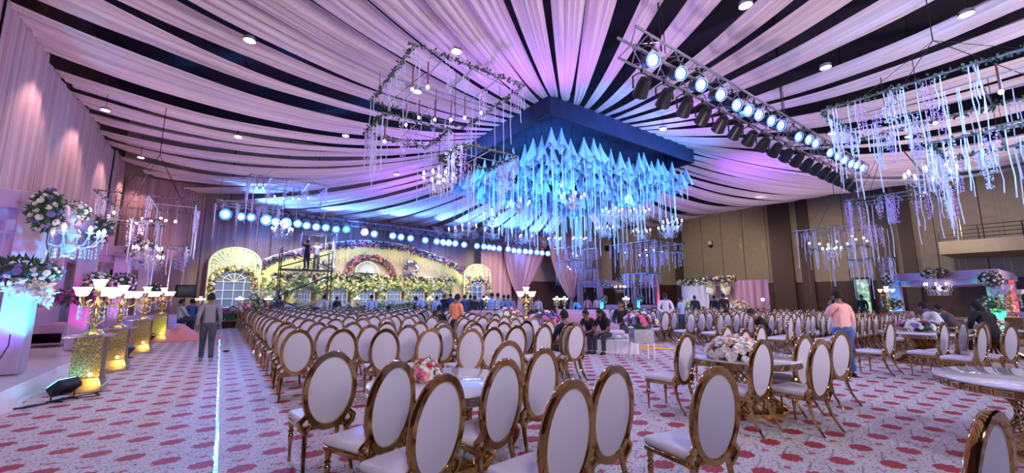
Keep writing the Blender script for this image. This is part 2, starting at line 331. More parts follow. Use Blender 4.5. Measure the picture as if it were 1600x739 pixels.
# rose curtains gathered at the foot, right of the stage
def swag_curtain(px0,px1,pyt,pxb,pyb,Yv,label,straight=False):
    a=atY(px0,pyt,Yv); c=atY(px1,pyt,Yv); e=atY(pxb,pyb,Yv); zt=7.2; ze=max(e.z,.3); b=MB()
    def fn(u,v):
        w=(1-v)**1.6; wid=.10+.90*(1-v**2.2) if not straight else 1
        xc=(a.x+c.x)/2*(1-v)+e.x*v; x=xc+(u-.5)*(c.x-a.x)*wid; y=Yv+.09*math.sin(u*46+2*nz(u*5,v*2,3))*(.35+.65*wid)
        return (x,y,zt+(ze-zt)*v)
    b.grid(fn,90,18)
    t=b.build('curtain',M['curtain'],label=label,cat='curtain')
    if not straight:
        k=MB(); k.grid(lambda u,v:(e.x+(.12+.3*v)*math.cos(u*2*PI),Yv+(.12+.2*v)*math.sin(u*2*PI)+.03*math.sin(u*30),ze-v*ze*.96),40,6); k.build('curtain_tail',M['curtain'],t)
        k=MB(); k.lathe([(.15,-.12),(.2,0),(.15,.12)],14,(e.x,Yv,ze)); k.build('tie_band',M['sheer'],t)
swag_curtain(752,800,392,776,480,29.6,'rose curtain hanging straight between the stage arch and the tied curtains',True)
swag_curtain(790,856,392,812,462,29.0,'rose curtain gathered to a point at the foot, left one of the tied pair')
swag_curtain(860,932,385,893,466,28.2,'rose curtain gathered to a point at the foot, right one of the tied pair')
# ---------------- ceiling: square navy canopy with cloth cones, radiating cloth strips ----------------
BX0,BX1,BY0,BY1,BZ0,BZ1=9.4,19.0,10.8,19.2,8.35,9.15
t=thing('canopy_box','large square navy box canopy hanging in the middle of the ceiling','canopy',((BX0+BX1)/2,(BY0+BY1)/2,BZ0))
cx,cy=(BX0+BX1)/2,(BY0+BY1)/2; hx,hy=(BX1-BX0)/2,(BY1-BY0)/2
for nm,c,d in [('side_panel',(0,-hy,.4),(2*hx,.08,.8)),('side_panel',(0,hy,.4),(2*hx,.08,.8)),('side_panel',(-hx,0,.4),(.08,2*hy,.8)),('side_panel',(hx,0,.4),(.08,2*hy,.8)),('top_panel',(0,0,.8),(2*hx,2*hy,.06))]:
    b=MB(); b.box(c,d); b.build(nm,M['navy'],t,smooth=False)
for sx,sy in ((-1,-1),(1,-1),(-1,1),(1,1),(0,-1)):
    b=MB(); b.tube([(sx*(hx-.3),sy*(hy-.3),.8),(sx*(hx-.3),sy*(hy-.3),4.1)],.02,6); b.build('hanging_cable',M['dark'],t)
def ceil_strip(pi,po,wi,wo,sag,lab,grp,zi=9.12,zo=9.0):
    pi,po=Vector(pi),Vector(po); d=(po-pi); L_=d.length; d=d/L_; n=Vector((-d.y,d.x)); sd=rnd.random()*90; b=MB(); asym=rnd.uniform(-.25,.25)
    def fn(u,v):
        w=wi+(wo-wi)*v**.8; s=(u-.5); q=pi+d*(L_*v)+n*(s*w)
        z=zi+(zo-zi)*v-sag*4*v*(1-v)*(1+asym*s)
        z+= -.22*(1-(2*s)**2)*w*.5*math.sin(PI*v)**.6 + (.025+.05*v)*math.sin(u*26+4*nz(u*3+sd,v*1.2,sd))*w**.5 +.05*nz(u*9,v*5,sd)
        return (q.x,q.y,z)
    b.grid(fn,18,22)
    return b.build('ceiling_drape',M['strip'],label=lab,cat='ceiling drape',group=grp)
OX0,OX1,OY0,OY1=-5.0,35.0,-1.5,30.2
def backz(x): return 9.0-min(1,max(0,(x+5)/5))*1.75
sides=[('left',(BX0,BY1),(BX0,BY0),(OX0,OY1),(OX0,OY0),16,'from the back corner'),('front',(BX0,BY0),(BX1,BY0),(OX0,OY0),(OX1,OY0),17,'from the left corner'),
       ('right',(BX1,BY0),(BX1,BY1),(OX1,OY0),(OX1,OY1),16,'from the near corner'),('back',(BX1,BY1),(BX0,BY1),(26,OY1),(OX0,OY1),17,'from the right')]
for nm,i0,i1,o0,o1,n,how in sides:
    for k in range(n):
        f=(k+.5)/n; fi=f+rnd.uniform(-.004,.004); fo=f+rnd.uniform(-.012,.012)
        pi=Vector(i0).lerp(Vector(i1),fi); po=Vector(o0).lerp(Vector(o1),fo)
        wi=(Vector(i1)-Vector(i0)).length/n*(.42 if nm=='front' else .5); wo=(Vector(o1)-Vector(o0)).length/n*(rnd.uniform(.40,.56) if nm=='front' else rnd.uniform(.60,.78))
        L_=(po-pi).length; zo=9.05 if nm!='back' else backz(po.x)
        word={'left':'to the left wall','front':'over the near side of the hall','right':'to the right side of the hall','back':'to the back truss'}[nm]
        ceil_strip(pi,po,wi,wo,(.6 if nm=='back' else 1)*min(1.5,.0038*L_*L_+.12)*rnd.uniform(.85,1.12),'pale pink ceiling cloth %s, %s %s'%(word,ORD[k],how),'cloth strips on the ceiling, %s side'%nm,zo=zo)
# loose tails of the strips above the back truss
for k,x in enumerate([13.5,15.2,16.8,18.4,20,21.4,22.8,24.2]):
    b=MB(); sd=k*3.1
    b.grid(lambda u,v:(x+(u-.5)*(.9-.45*v)+.9*v**2*0,29.4-.6*math.sin(v*PI)+.06*math.sin(u*22+sd),7.15-1.1*v+.15*math.sin(u*9+sd)*v),20,8)
    b.build('drape_tail',M['strip'],label='loose hanging end of pale cloth above the back truss, %s from the left'%ORD[k],cat='drape',group='loose cloth ends above the back truss')
# ceiling downlights
dl=[(390,63),(713,80),(652,143),(1290,105),(1510,22),(372,213),(165,172),(1420,213),(1165,8),(220,246),(540,212),(1300,208),(1185,303),(1475,243),(620,272),(1036,201)]
b=MB(); b.lathe([(.10,.0),(.17,.0),(.19,-.03),(.19,.10),(.10,.10)],16); dm=b.mesh('housing',M['alu']); b=MB(); b.lathe([(.001,-.012),(.155,-.02),(.155,.02)],16); dm2=b.mesh('lens',M['down'])
for k,(x,y) in enumerate(dl):
    p=atZ(x,y,8.0 if y<160 else 8.1); p.z=p.z
    t=thing('downlight','round white ceiling downlight glowing between cloth strips, %s one'%ORD[k],'ceiling light',p,group='glowing downlights in the ceiling')
    obj('housing',dm,t); obj('lens',dm2,t); t.scale=(.72,.72,.72)
    b=MB(); b.tube([(0,0,.1),(0,0,(12.5-p.z)/.72)],.012,5); b.build('drop_rod',M['dark'],t)
# cloth cones under the canopy
cones=[]
for v_ in range(4):
    b=MB(); sd=v_*11.3; fl=.16+.03*v_
    def fn(u,v):
        a=u*2*PI; r=(.015+fl*v**1.15)*(1+.22*v*math.sin(a*(4+v_%2)+sd)+.10*math.sin(a*9+sd)*v); drop=.78*v+.10*v*v*math.sin(a*3+sd)
        return (r*math.cos(a),r*math.sin(a),-drop)
    b.grid(fn,36,8); cones.append(b.mesh('cloth_cone',M['conecl']))
rib=[]
for l_ in (1.2,1.6,2.0,2.4):
    b=MB(); b.tube([(0,0,-.3),(.01,0,-.3-l_*.4),(-.01,.01,-.3-l_*.8),(0,0,-.3-l_)],.014,4); rib.append(b.mesh('ribbon',M['ribbon']))
b=MB(); b.tube([(0,0,0),(0,0,1)],.006,4); cstr=b.mesh('string',M['dark'])
NC=0
for i in range(17):
    for j in range(14):
        x=BX0+.35+(BX1-BX0-.7)*i/16+rnd.uniform(-.12,.12); y=BY0+.3+(BY1-BY0-.6)*j/13+rnd.uniform(-.12,.12)
        edge=min(x-BX0,BX1-x,y-BY0,BY1-y); z=8.2-min(1.2,edge*.33)+rnd.uniform(-.3,.12)
        o=obj('cloth_cone',cones[rnd.randrange(4)],None,(x,y,z),rnd.uniform(0,6.28),label=('blue-lit cloth cone along the near right canopy edge, %s from the near corner'%ORD[i] if j==0 else 'blue-lit cloth cone along the near left canopy edge, %s from the near corner'%ORD[j] if i==0 else 'pale blue lit cloth cone with ribbon inside the cluster under the navy canopy'),cat='hanging decoration',group='cloth cones under the canopy')
        o.scale=(1.2,1.2,rnd.uniform(1.0,1.3)); obj('ribbon',rib[rnd.randrange(4)],o)
        s=obj('string',cstr,o); s.scale=(1,1,(9.0-z)/o.scale.z); NC+=1
# ---------------- trusses and stage lamps ----------------
def truss(name,a,bb,w,label):
    a,bb=Vector(a),Vector(bb); L_=(bb-a).length; t=thing(name,label,'truss',a,math.atan2(bb.y-a.y,bb.x-a.x)); t.rotation_euler.y=-math.asin((bb.z-a.z)/L_)
    h=w/2
    for sy in (-h,h):
        for sz in (-h,h):
            b=MB(); b.tube([(0,sy,sz),(L_,sy,sz)],.03,8); b.build('chord',M['alu'],t)
    b=MB(); n=int(L_/(w*.95))
    for sy,sz,ey,ez in [(-h,-h,-h,h),(h,-h,h,h),(-h,h,h,h),(-h,-h,h,-h)]:
        for k in range(n):
            x0=L_*k/n; x1=L_*(k+1)/n
            p,q=((sy,sz),(ey,ez)) if k%2==0 else ((ey,ez),(sy,sz))
            b.tube([(x0,*p),(x1,*q)],.014,5)
    b.build('lacing',M['alu'],t); return t,L_
TRa,TRb=Vector((6.4,4.9,6.85)),Vector((21.7,4.9,6.85))
truss('lighting_truss',TRa,TRb,.46,'long aluminium truss hanging at upper right with a row of stage lamps')
for k,x in enumerate((7.6,14,20.6)):
    b=MB(); b.tube([(x,4.9,7.1),(x-.05,4.9,12.45)],.02,6); b.tube([(x+.15,4.9,7.1),(x+.02,4.9,12.45)],.012,6)
    tag(b.build('hanging_chain',M['dark']),'dark chain holding the right truss to the ceiling, %s from its near end'%ORD[k],'chain','chains of the right truss')
BYY=28.9
Ba,Bb=atY(348,326,BYY),atY(860,386,BYY); truss('lighting_truss',Ba,Bb,.34,'long aluminium truss over the stage hung with bright blue lamps')
b=MB()
k0=obj('wreath_of_cable',None); bpy.data.objects.remove(k0)
lensB=emis('blue_lens',(.25,.55,1),14); lensW=emis('cold_white_lens',(.62,.84,1),16); lensP=emis('rose_lens',(1,.16,.35),12); lensG=emis('green_lens',(.03,.5,.12),3); lensL=emis('lilac_lens',(.9,.6,.9),10); lensD=mat('dark_lens',(.03,.03,.05),.15)
lensC=emis('cyan_blue_lens',(.12,.5,1),16)
b=MB(); b.lathe([(.03,-.18),(.085,-.17),(.105,-.10),(.12,.10),(.125,.12),(.105,.12),(.10,.08)],20); canm=b.mesh('housing',M['black'])
haloB=emis('blue_lamp_halo',(.03,.16,1),9)  # blue halo around the lamps, put into a glowing ring
b=MB(); b.lathe([(.0005,.112),(.04,.112),(.075,.108)],20,cap=False); b.mi=1; b.lathe([(.075,.108),(.108,.100),(.124,.125),(.128,.12)],20,cap=False); lensm={}
for nm,m_ in (('b',lensB),('w',lensW),('p',lensP),('g',lensG),('l',lensL),('d',lensD),('c',lensC)): lensm[nm]=b.mesh('lens',[m_,{'p':lensP,'g':lensG,'d':lensD}.get(nm,haloB)])
b=MB(); b.tube([(-.15,0,0),(-.15,0,.2),(-.05,0,.27),(.05,0,.27),(.15,0,.2),(.15,0,0)],.014,6); b.tube([(0,0,.27),(0,0,.36)],.02,6); yokem=b.mesh('yoke',M['black'])
def par(loc,aim,kind,s,label,group):
    t=thing('stage_lamp',label,'stage lamp',loc,0,group)
    d=Vector(aim).normalized(); t.rotation_euler.z=math.atan2(d.y,d.x)-PI/2; t.scale=(s,s,s)
    h=obj('housing',canm,t); pit=math.asin(d.z); h.rotation_euler=(-(PI/2-pit),0,0)
    obj('lens',lensm[kind],h); obj('yoke',yokem,t); return t
lit=[(178,205,'c'),(297,262,'c'),(383,310,'b'),(467,352,'l'),(536,395,'b'),(585,418,'w'),(630,437,'w'),(683,462,'w'),(724,482,'c'),(800,530,'w'),(843,542,'c'),(873,558,'c'),(935,597,'w'),(968,611,'w'),(997,628,'w'),(1025,645,'c'),(1048,652,'l'),(1075,662,'w')]
for k,(x,y,c) in enumerate(lit):
    p=atY(950+x/2.738,20+y/2.738,4.62)
    toC=Vector((-.42,-1,-.5)); par(p,toC,c,1.2,'lit round stage lamp on the right truss, %s from the near end'%ORD[k],'lit lamps on the right truss')
for k in range(18):
    u=(k+.9)/18.6; x=TRa.x+(TRb.x-TRa.x)*u
    par((x,5.12,6.15),(.55,1,-.75),'d',1.35,'unlit black stage lamp hanging lowest on the right truss, %s from the near end'%ORD[k],'black lamps facing away on the right truss')
bl=[(350,333,'c'),(375,337,'b'),(391,338,'c'),(414,342,'w'),(429,345,'c'),(445,347,'w'),(464,348,'w'),(478,351,'w'),(493,353,'w'),(508,354,'w'),(524,357,'c'),(540,357,'g'),(569,361,'p'),(584,364,'w'),(613,367,'w'),(626,369,'w'),(641,371,'w'),(664,374,'w'),(682,376,'w'),(692,377,'w'),(701,378,'w'),(711,379,'w'),(725,381,'w'),(745,383,'w'),(756,384,'w'),(764,385,'w'),(771,386,'w'),(780,387,'w'),(794,388,'w'),(803,390,'w'),(811,391,'w'),(821,391.5,'w'),(829,392,'w'),(839,393,'w'),(847,394,'w'),(856,395,'w')]
cnt={}
cn={'w':'cold white','c':'bright blue','b':'deep blue','g':'green','p':'rose red'}
def nth(i): return ORD[i] if i<24 else ORD[i%24]+' past the middle'
for k,(x,y,c) in enumerate(bl):
    p=atY(x,y+1,BYY-.25); toC=Vector((6-p.x,-p.y+8,-p.z+1)); par(p,toC,c,2.5 if k in (0,3,5) else 1.9,'%s glowing lamp under the stage truss, %s from the left'%(cn[c],nth(k)),'lamps under the stage truss')
# a blue pool of real light from both trusses
point('truss_lamp_glow',atY(440,352,28.2),(.08,.3,1),520,.1); point('truss_lamp_glow',atY(560,366,28.2),(.08,.28,1),300,.1); point('truss_lamp_glow',atY(700,385,28.2),(.06,.25,1),300,.1)
point('truss_lamp_glow',atY(820,395,28.2),(.08,.3,1),120,.1)
# ---------------- leaves and flowers ----------------
def leaf(b,p,d,l,w):
    d=Vector(d).normalized(); s=d.cross(Vector((rnd.uniform(-1,1),rnd.uniform(-1,1),rnd.uniform(-1,1)))).normalized()*w; u=s.cross(d).normalized()*w*.4; p=Vector(p)
    b.add([p,p+d*l*.5+s+u,p+d*l,p+d*l*.5-s+u,p+d*l*.5-u*.3],[(0,1,4),(1,2,4),(2,3,4),(3,0,4)])
def rdir(up=0): 
    v=Vector((rnd.gauss(0,1),rnd.gauss(0,1),rnd.gauss(0,1)+up)); return v.normalized()
def blossom_into(b,p,r,up=None,n=9):
    up=Vector(up) if up is not None else rdir(.5); up=up.normalized(); x=up.orthogonal().normalized(); y=up.cross(x); p=Vector(p)
    for ring,(rr,h,k) in enumerate([(1,.28,n),(.78,.5,n-1),(.52,.72,max(4,n-3))]):
        for i in range(k):
            a=2*PI*(i+.5*ring)/k+rnd.uniform(-.1,.1); da=PI/k*1.25
            o=lambda a_,q,z: p+(x*math.cos(a_)+y*math.sin(a_))*r*rr*q+up*r*z
            b.add([o(a,.12,h*.3),o(a-da,.62,h*.75),o(a-da*.7,1,h*1.15),o(a+da*.7,1,h*1.15),o(a+da,.62,h*.75)],[(0,1,2,3,4)])
    b.ell(p+up*r*.5,(r*.36,r*.36,r*.36),6,4)
bloss={}
for nm in ('wfl','pfl','rfl','pkfl','yfl','vfl','mag','orfl'):
    b=MB(); blossom_into(b,(0,0,0),1,(0,0,1)); bloss[nm]=b.mesh('blossom',M[nm])
def put_bloss(par_,p,nrm,r,kind):
    o=obj('blossom',bloss[kind],par_,p); o.rotation_euler=Vector(nrm).to_track_quat('Z','Y').to_euler(); o.rotation_euler.rotate_axis('Z',rnd.uniform(0,6)); o.scale=(r,r,r); return o
def bouquet(loc,rx,rz_,n,kinds,label,r=.055,leaves=140,lk='green',dome=True,group=None,out=0,ry=None):
    ry=ry or rx
    t=thing('flower_arrangement',label,'flowers',loc,0,group); b=MB()
    for _ in range(leaves):
        d=rdir(.2); 
        if dome and d.z<-.1: d.z=abs(d.z)*.4
        p=Vector((d.x*rx*.75,d.y*ry*.75,rz_*.75*d.z)); leaf(b,p,d+rdir()*.4,rnd.uniform(.07,.13)*(1+out*.5)*(1 if rx<.45 else 1.25),.028)
    b.ell((0,0,0),(rx*.7,ry*.7,rz_*.6),10,6); b.build('foliage',M[lk],t)
    ga=PI*(3-5**.5)
    for i in range(n):
        z=(1-(i+.5)/n*(1.05 if dome else 1.9)); z=max(-1,z); q=math.sqrt(max(0,1-z*z)); a=ga*i+rnd.uniform(-.2,.2)
        d=Vector((q*math.cos(a),q*math.sin(a),z)); p=Vector((d.x*rx,d.y*ry,d.z*rz_))*rnd.uniform(.88,1.05)
        put_bloss(t,p,Vector((d.x/rx,d.y/ry,d.z/rz_)),r*rnd.uniform(.8,1.25),kinds[rnd.randrange(len(kinds))])
    return t
def garland_mesh(pts,r,nl,kinds=('wfl',),mats=('vine',),nb=0,br=.05,dn=None):
    """leaves and small blossoms packed along a line: one mesh, material 0 leaves"""
    b=MB(); pts=[Vector(p) for p in pts]; seg=[(pts[i],pts[i+1],(pts[i+1]-pts[i]).length) for i in range(len(pts)-1)]; tot=sum(s[2] for s in seg)
    def pick():
        x=rnd.random()*tot
        for a,c,l in seg:
            if x<=l: return a.lerp(c,x/max(l,1e-6))
            x-=l
        return pts[-1]
    b.mi=0
    for _ in range(int(nl*tot)):
        p=pick()+rdir()*rnd.random()*r; d=rdir(-.2); leaf(b,p,d,rnd.uniform(.5,1.1)*r+.04,r*.28+.012)
    for k in range(len(kinds)):
        b.mi=1+k
        for _ in range(int(nb*tot/len(kinds))): blossom_into(b,pick()+rdir()*r*.8,br*rnd.uniform(.7,1.2),rdir(),6)
    return b,[M[m] for m in mats]+[M[k] for k in kinds]
def garland(name,pts,r,nl,parent=None,kinds=(),lk='vine',nb=0,br=.05,**kw):
    b,ms=garland_mesh(pts,r,nl,kinds,(lk,),nb,br); return b.build(name,ms,parent,smooth=False,**kw)
# ---------------- crystal chandelier ----------------
def make_chandelier(s=1.0,label='',loc=(0,0,0),arms=8,group=None,cord=1.0):
    t=thing('crystal_chandelier',label,'chandelier',loc,0,group)
    b=MB(); b.lathe([(.01,.42),(.03,.40),(.05,.34),(.02,.28),(.03,.2),(.10,.12),(.12,.06),(.05,0),(.06,-.08),(.14,-.12),(.10,-.2),(.02,-.26),(.035,-.30),(.005,-.34)],14); b.build('stem',M['crystal'],t)
    if isinstance(cord,str): cord=(float(cord)-loc[2])/s-.4
    b=MB(); b.tube([(0,0,.4),(0,0,.4+cord)],.008,5); b.build('cord',M['dark'],t)
    ab=MB(); ab.tube([(.05,0,-.08),(.16,0,-.16),(.30,0,-.12),(.38,0,0),(.40,0,.06)],[.014,.013,.012,.012,.02],6); ab.lathe([(.01,.05),(.06,.07),(.065,.09),(.02,.08)],10,(.40,0,0)); am=ab.mesh('arm',M['crystal'])
    bb=MB(); bb.lathe([(.012,.08),(.018,.10),(.028,.13),(.026,.16),(.010,.19),(.002,.20)],10,(.40,0,0)); bmh=bb.mesh('bulb',M['bulb'])
    pb=MB()
    for q in (.16,.25,.34,.40): 
        z=-.14 if q<.38 else .03
        for k in range(3): pb.lathe([(.001,0),(.014,-.025),(.001,-.06)],6,(q,0,z-.03-.06*k))
    pm=pb.mesh('crystal_drops',M['crystal'])
    for k in range(arms):
        a=2*PI*k/arms; o=obj('arm',am,t,rz=a); obj('bulb',bmh,o); obj('crystal_drops',pm,o)
    t.scale=(s,s,s); return t
# ---------------- hanging flower frames ----------------
rbm=[]
for l_ in (.7,1.0,1.4,1.8):
    b=MB(); b.tube([(0,0,0),(.015,.01,-l_*.35),(-.015,0,-l_*.7),(.01,0,-l_)],[.011,.010,.010,.012],5); rbm.append(b.mesh('ribbon',M['ribbon']))
wsm=[]
for kk,m_ in enumerate(('wist','wistv')):
    for l_ in (.5,.85):
        b=MB()
        for i in range(int(120*l_)):
            z=-l_*rnd.random(); r=.065*(1+z/l_*.75)+.012; a=rnd.uniform(0,6.28); q=Vector((r*math.cos(a),r*math.sin(a),z)); leaf(b,q,(math.cos(a),math.sin(a),-.6),.045,.018)
        b.tube([(0,0,0),(0,0,-l_)],.006,4); wsm.append(b.mesh('wisteria',M[m_]))
b=MB(); b.tube([(0,0,0),(0,0,-.5)],.018,8); rodm=b.mesh('rod',M['copper'])
b=MB(); b.ell((0,0,-.54),(.038,.038,.042),12,8); bulm=b.mesh('bulb',M['bulb'])
def tier(root,c,dx,dy,nr,nw,nb,seed,thin=False,bars=True):
    rs=random.Random(seed); cx,cy,cz=c; hx,hy=dx/2,dy/2; co=[(cx-hx,cy-hy,cz),(cx+hx,cy-hy,cz),(cx+hx,cy+hy,cz),(cx-hx,cy+hy,cz)]
    b=MB(); b.tube(co,.022,6,closed=True)
    nbx=max(2,int(dx/.8))
    for k in range(1,nbx): x=cx-hx+dx*k/nbx; b.tube([(x,cy-hy,cz),(x,cy+hy,cz)],.016,5)
    nby=max(2,int(dy/1.2))
    for k in range(1,nby): y=cy-hy+dy*k/nby; b.tube([(cx-hx,y,cz),(cx+hx,y,cz)],.016,5)
    f=b.build('frame',M['alu'],root)
    garland('vine',co+[co[0]],.07 if not thin else .04,55 if not thin else 30,f)
    def spot_():
        if rs.random()<.55:
            e=rs.randrange(4); u=rs.random(); a,c_=Vector(co[e]),Vector(co[(e+1)%4]); return a.lerp(c_,u)
        return Vector((cx-hx+dx*rs.randrange(nbx+1)/nbx,cy-hy+dy*rs.random(),cz))
    for _ in range(nr): obj('ribbon',rbm[rs.randrange(4)],f,spot_(),rs.uniform(0,6))
    for _ in range(nw): obj('wisteria',wsm[rs.randrange(4)],f,spot_(),rs.uniform(0,6))
    for k in range(nb):
        p=Vector((cx-hx*.8+dx*.8*((k*.618)%1),cy-hy*.8+dy*.8*((k*.37+.2)%1),cz)); o=obj('pendant_rod',rodm,f,p); o.scale.z=rs.uniform(.8,1.3); obj('bulb',bulm,o)
    return f
def rig(label,center,tiers,apex,seed,group=None,thin=False):
    cx,cy=center; t=thing('floral_ceiling_rig',label,'hanging decoration',(cx,cy,tiers[0][2]),0,group); z0=tiers[0][2]
    for k,(ox,oy,z,dx,dy,nr,nw,nb) in enumerate(tiers): tier(t,(ox,oy,z-z0),dx,dy,nr,nw,nb,seed+k,thin)
    ox,oy,z,dx,dy=tiers[0][:5]; b=MB(); ap=(0,0,apex-z0)
    for sx in (-.35,.35):
        for sy in (-.4,.4): b.tube([(ox+sx*dx,oy+sy*dy,0),ap],.008,4)
    b.tube([ap,(0,0,12.45-z0)],.012,5)
    for (ox2,oy2,z2,dx2,dy2,*_) in tiers[1:]:
        for sx in (-.45,.45): b.tube([(ox2+sx*dx2,oy2,z2-z0),(ox2+sx*dx2,oy2,0)],.007,4)
    b.build('suspension_wires',M['dark'],t); return t
rig('largest three-tier hanging frame of vines, ribbons and bulbs, upper left of the canopy',(4.75,10.0),[(0,0,7.4,3.2,3.4,26,10,8),(-1.1,-.1,5.95,1.75,1.5,16,14,1),(.35,-1.3,5.2,1.5,1.3,10,12,0)],8.6,11)
make_chandelier(1.0,'crystal chandelier hanging below the largest flower frame left of the canopy',Vector(atD(685,283,10.2)),cord=.9)
p1=atZ(1318,180,6.0); p2=atZ(1600,85,6.0)
rig('long hanging frame of vines and blue-lit ribbons at the upper right edge',(12.7,1.35),[(0,0,6.0,2.9,3.6,64,20,2),(.3,-.7,4.9,1.7,1.9,36,22,0)],7.4,31)
make_chandelier(1.25,'large crystal chandelier under the long ribbon frame at the right edge',(15.5,2.1,4.85),cord='12.4')
rig('single hanging frame of ribbons and lilac wisteria below the long right frame',(16.0,2.9),[(0,0,4.55,1.25,2.1,30,14,0)],6.5,41)
q=atY(1295,355,6.5); rig('three-tier hanging frame with bulbs in front of the beige right wall',(q.x+1.2,q.y),[(0,0,q.z,2.3,3.0,30,8,9),(.1,.1,q.z-.85,1.2,2.0,16,4,0),(.5,-1.0,q.z-1.45,1.1,1.5,16,4,0)],6.5,51,thin=True)
make_chandelier(.9,'small crystal chandelier inside the three-tier frame by the right wall',atY(1300,392,6.5),cord=.8)
q=atY(240,318,18.5); rig('three-tier silver hanging frame with bulbs beside the left wall drapes',(q.x,q.y),[(0,0,q.z,2.4,2.8,24,6,8),(-.4,-.5,q.z-.75,1.4,1.6,12,4,0),(.5,1,q.z-1.4,1.0,1.4,10,4,0)],6.6,61,thin=True)
make_chandelier(.9,'small crystal chandelier inside the silver frame by the left drapes',atY(230,393,18),cord=.8)
q=atY(449,290,23.5); rig('two-tier hanging frame of bulbs and ribbons in front of the stage truss',(q.x,q.y),[(0,0,q.z,3.4,2.6,34,14,8),(-1.6,0,q.z-1.3,2.6,1.6,22,10,0)],q.z+1.4,71,thin=True)
make_chandelier(1.15,'crystal chandelier hanging above the scaffold in front of the stage truss',atY(441,362,23.5),cord='12.4')
q=atD(1010,382,27); rig('three-tier hanging frame of ice-blue ribbons right of the canopy, above the far pavilion',(q.x,q.y),[(0,0,q.z,3.0,3.4,34,8,6),(.4,-.8,q.z-.55,1.4,2.0,10,10,0),(-.6,0,q.z-1.9,1.6,1.8,18,8,0)],q.z+1.3,81,thin=True)
q=atD(900,388,31); rig('three-tier hanging frame of ice-blue ribbons in front of the rose curtain',(q.x,q.y),[(0,0,q.z,2.2,2.4,26,6,2),(-.7,0,q.z-1,1.3,1.6,16,6,2),(1.0,0,q.z-1.5,1.4,1.2,14,4,0)],q.z+1.3,91,thin=True)
q=atZ(497,372,4.6); rig('small square hanging frame of ribbons right beside the scaffold top',(atY(497,370,26.4).x,26.4),[(0,0,atY(497,366,26.4).z,1.9,1.4,14,2,0)],6.6,95,thin=True)
for k,(x,y,d) in enumerate([(812,322,15),(895,312,13.5),(768,340,18),(733,356,20),(712,362,24),(769,362,23),(957,333,17),(1000,333,19),(1051,350,20),(1044,360,22),(945,360,24),(1003,364,24),(905,376,27),(822,372,27),(866,376,28)]):
    pq=atD(x,y,d); make_chandelier(1.0 if d<21 else 1.15,'small crystal chandelier below the cloth cones, %s from the left'%ORD[sorted([812,895,768,733,712,769,957,1000,1051,1044,945,1003,905,822,866]).index(x)],pq,6,'small chandeliers under the canopy',cord='9.1' if BX0<pq.x<BX1 and BY0<pq.y<BY1 else '12.4')
# gold bead strings in front of the right wall
b=MB(); b.tube([(0,0,0),(0,0,4.2)],.008,4)
for k in range(20): 
    b.ell((0,0,.1+.2*k),(.02,.02,.035 if k%3 else .07),6,4)
bsm=b.mesh('bead_string',M['gold2'])
for k,(x,y) in enumerate([(1268,460),(1300,452),(1337,452),(1447,430),(1452,430),(1500,420),(1512,424),(1573,428),(1583,434),(1192,388),(1158,388),(985,425),(975,430),(1245,395)]):
    p=atX(x,y,46.5) if x>1100 else atY(x,y,28.5)
    bo=obj('bead_string',bsm,None,p); th=MB(); th.tube([(0,0,4.1),(0,0,12.45-p.z)],.004,4); th.build('thread',M['dark'],bo)
    tag(bo,'thin gold bead string hanging in front of the wall, %s of them'%ORD[k],'bead string','gold bead strings along the walls')
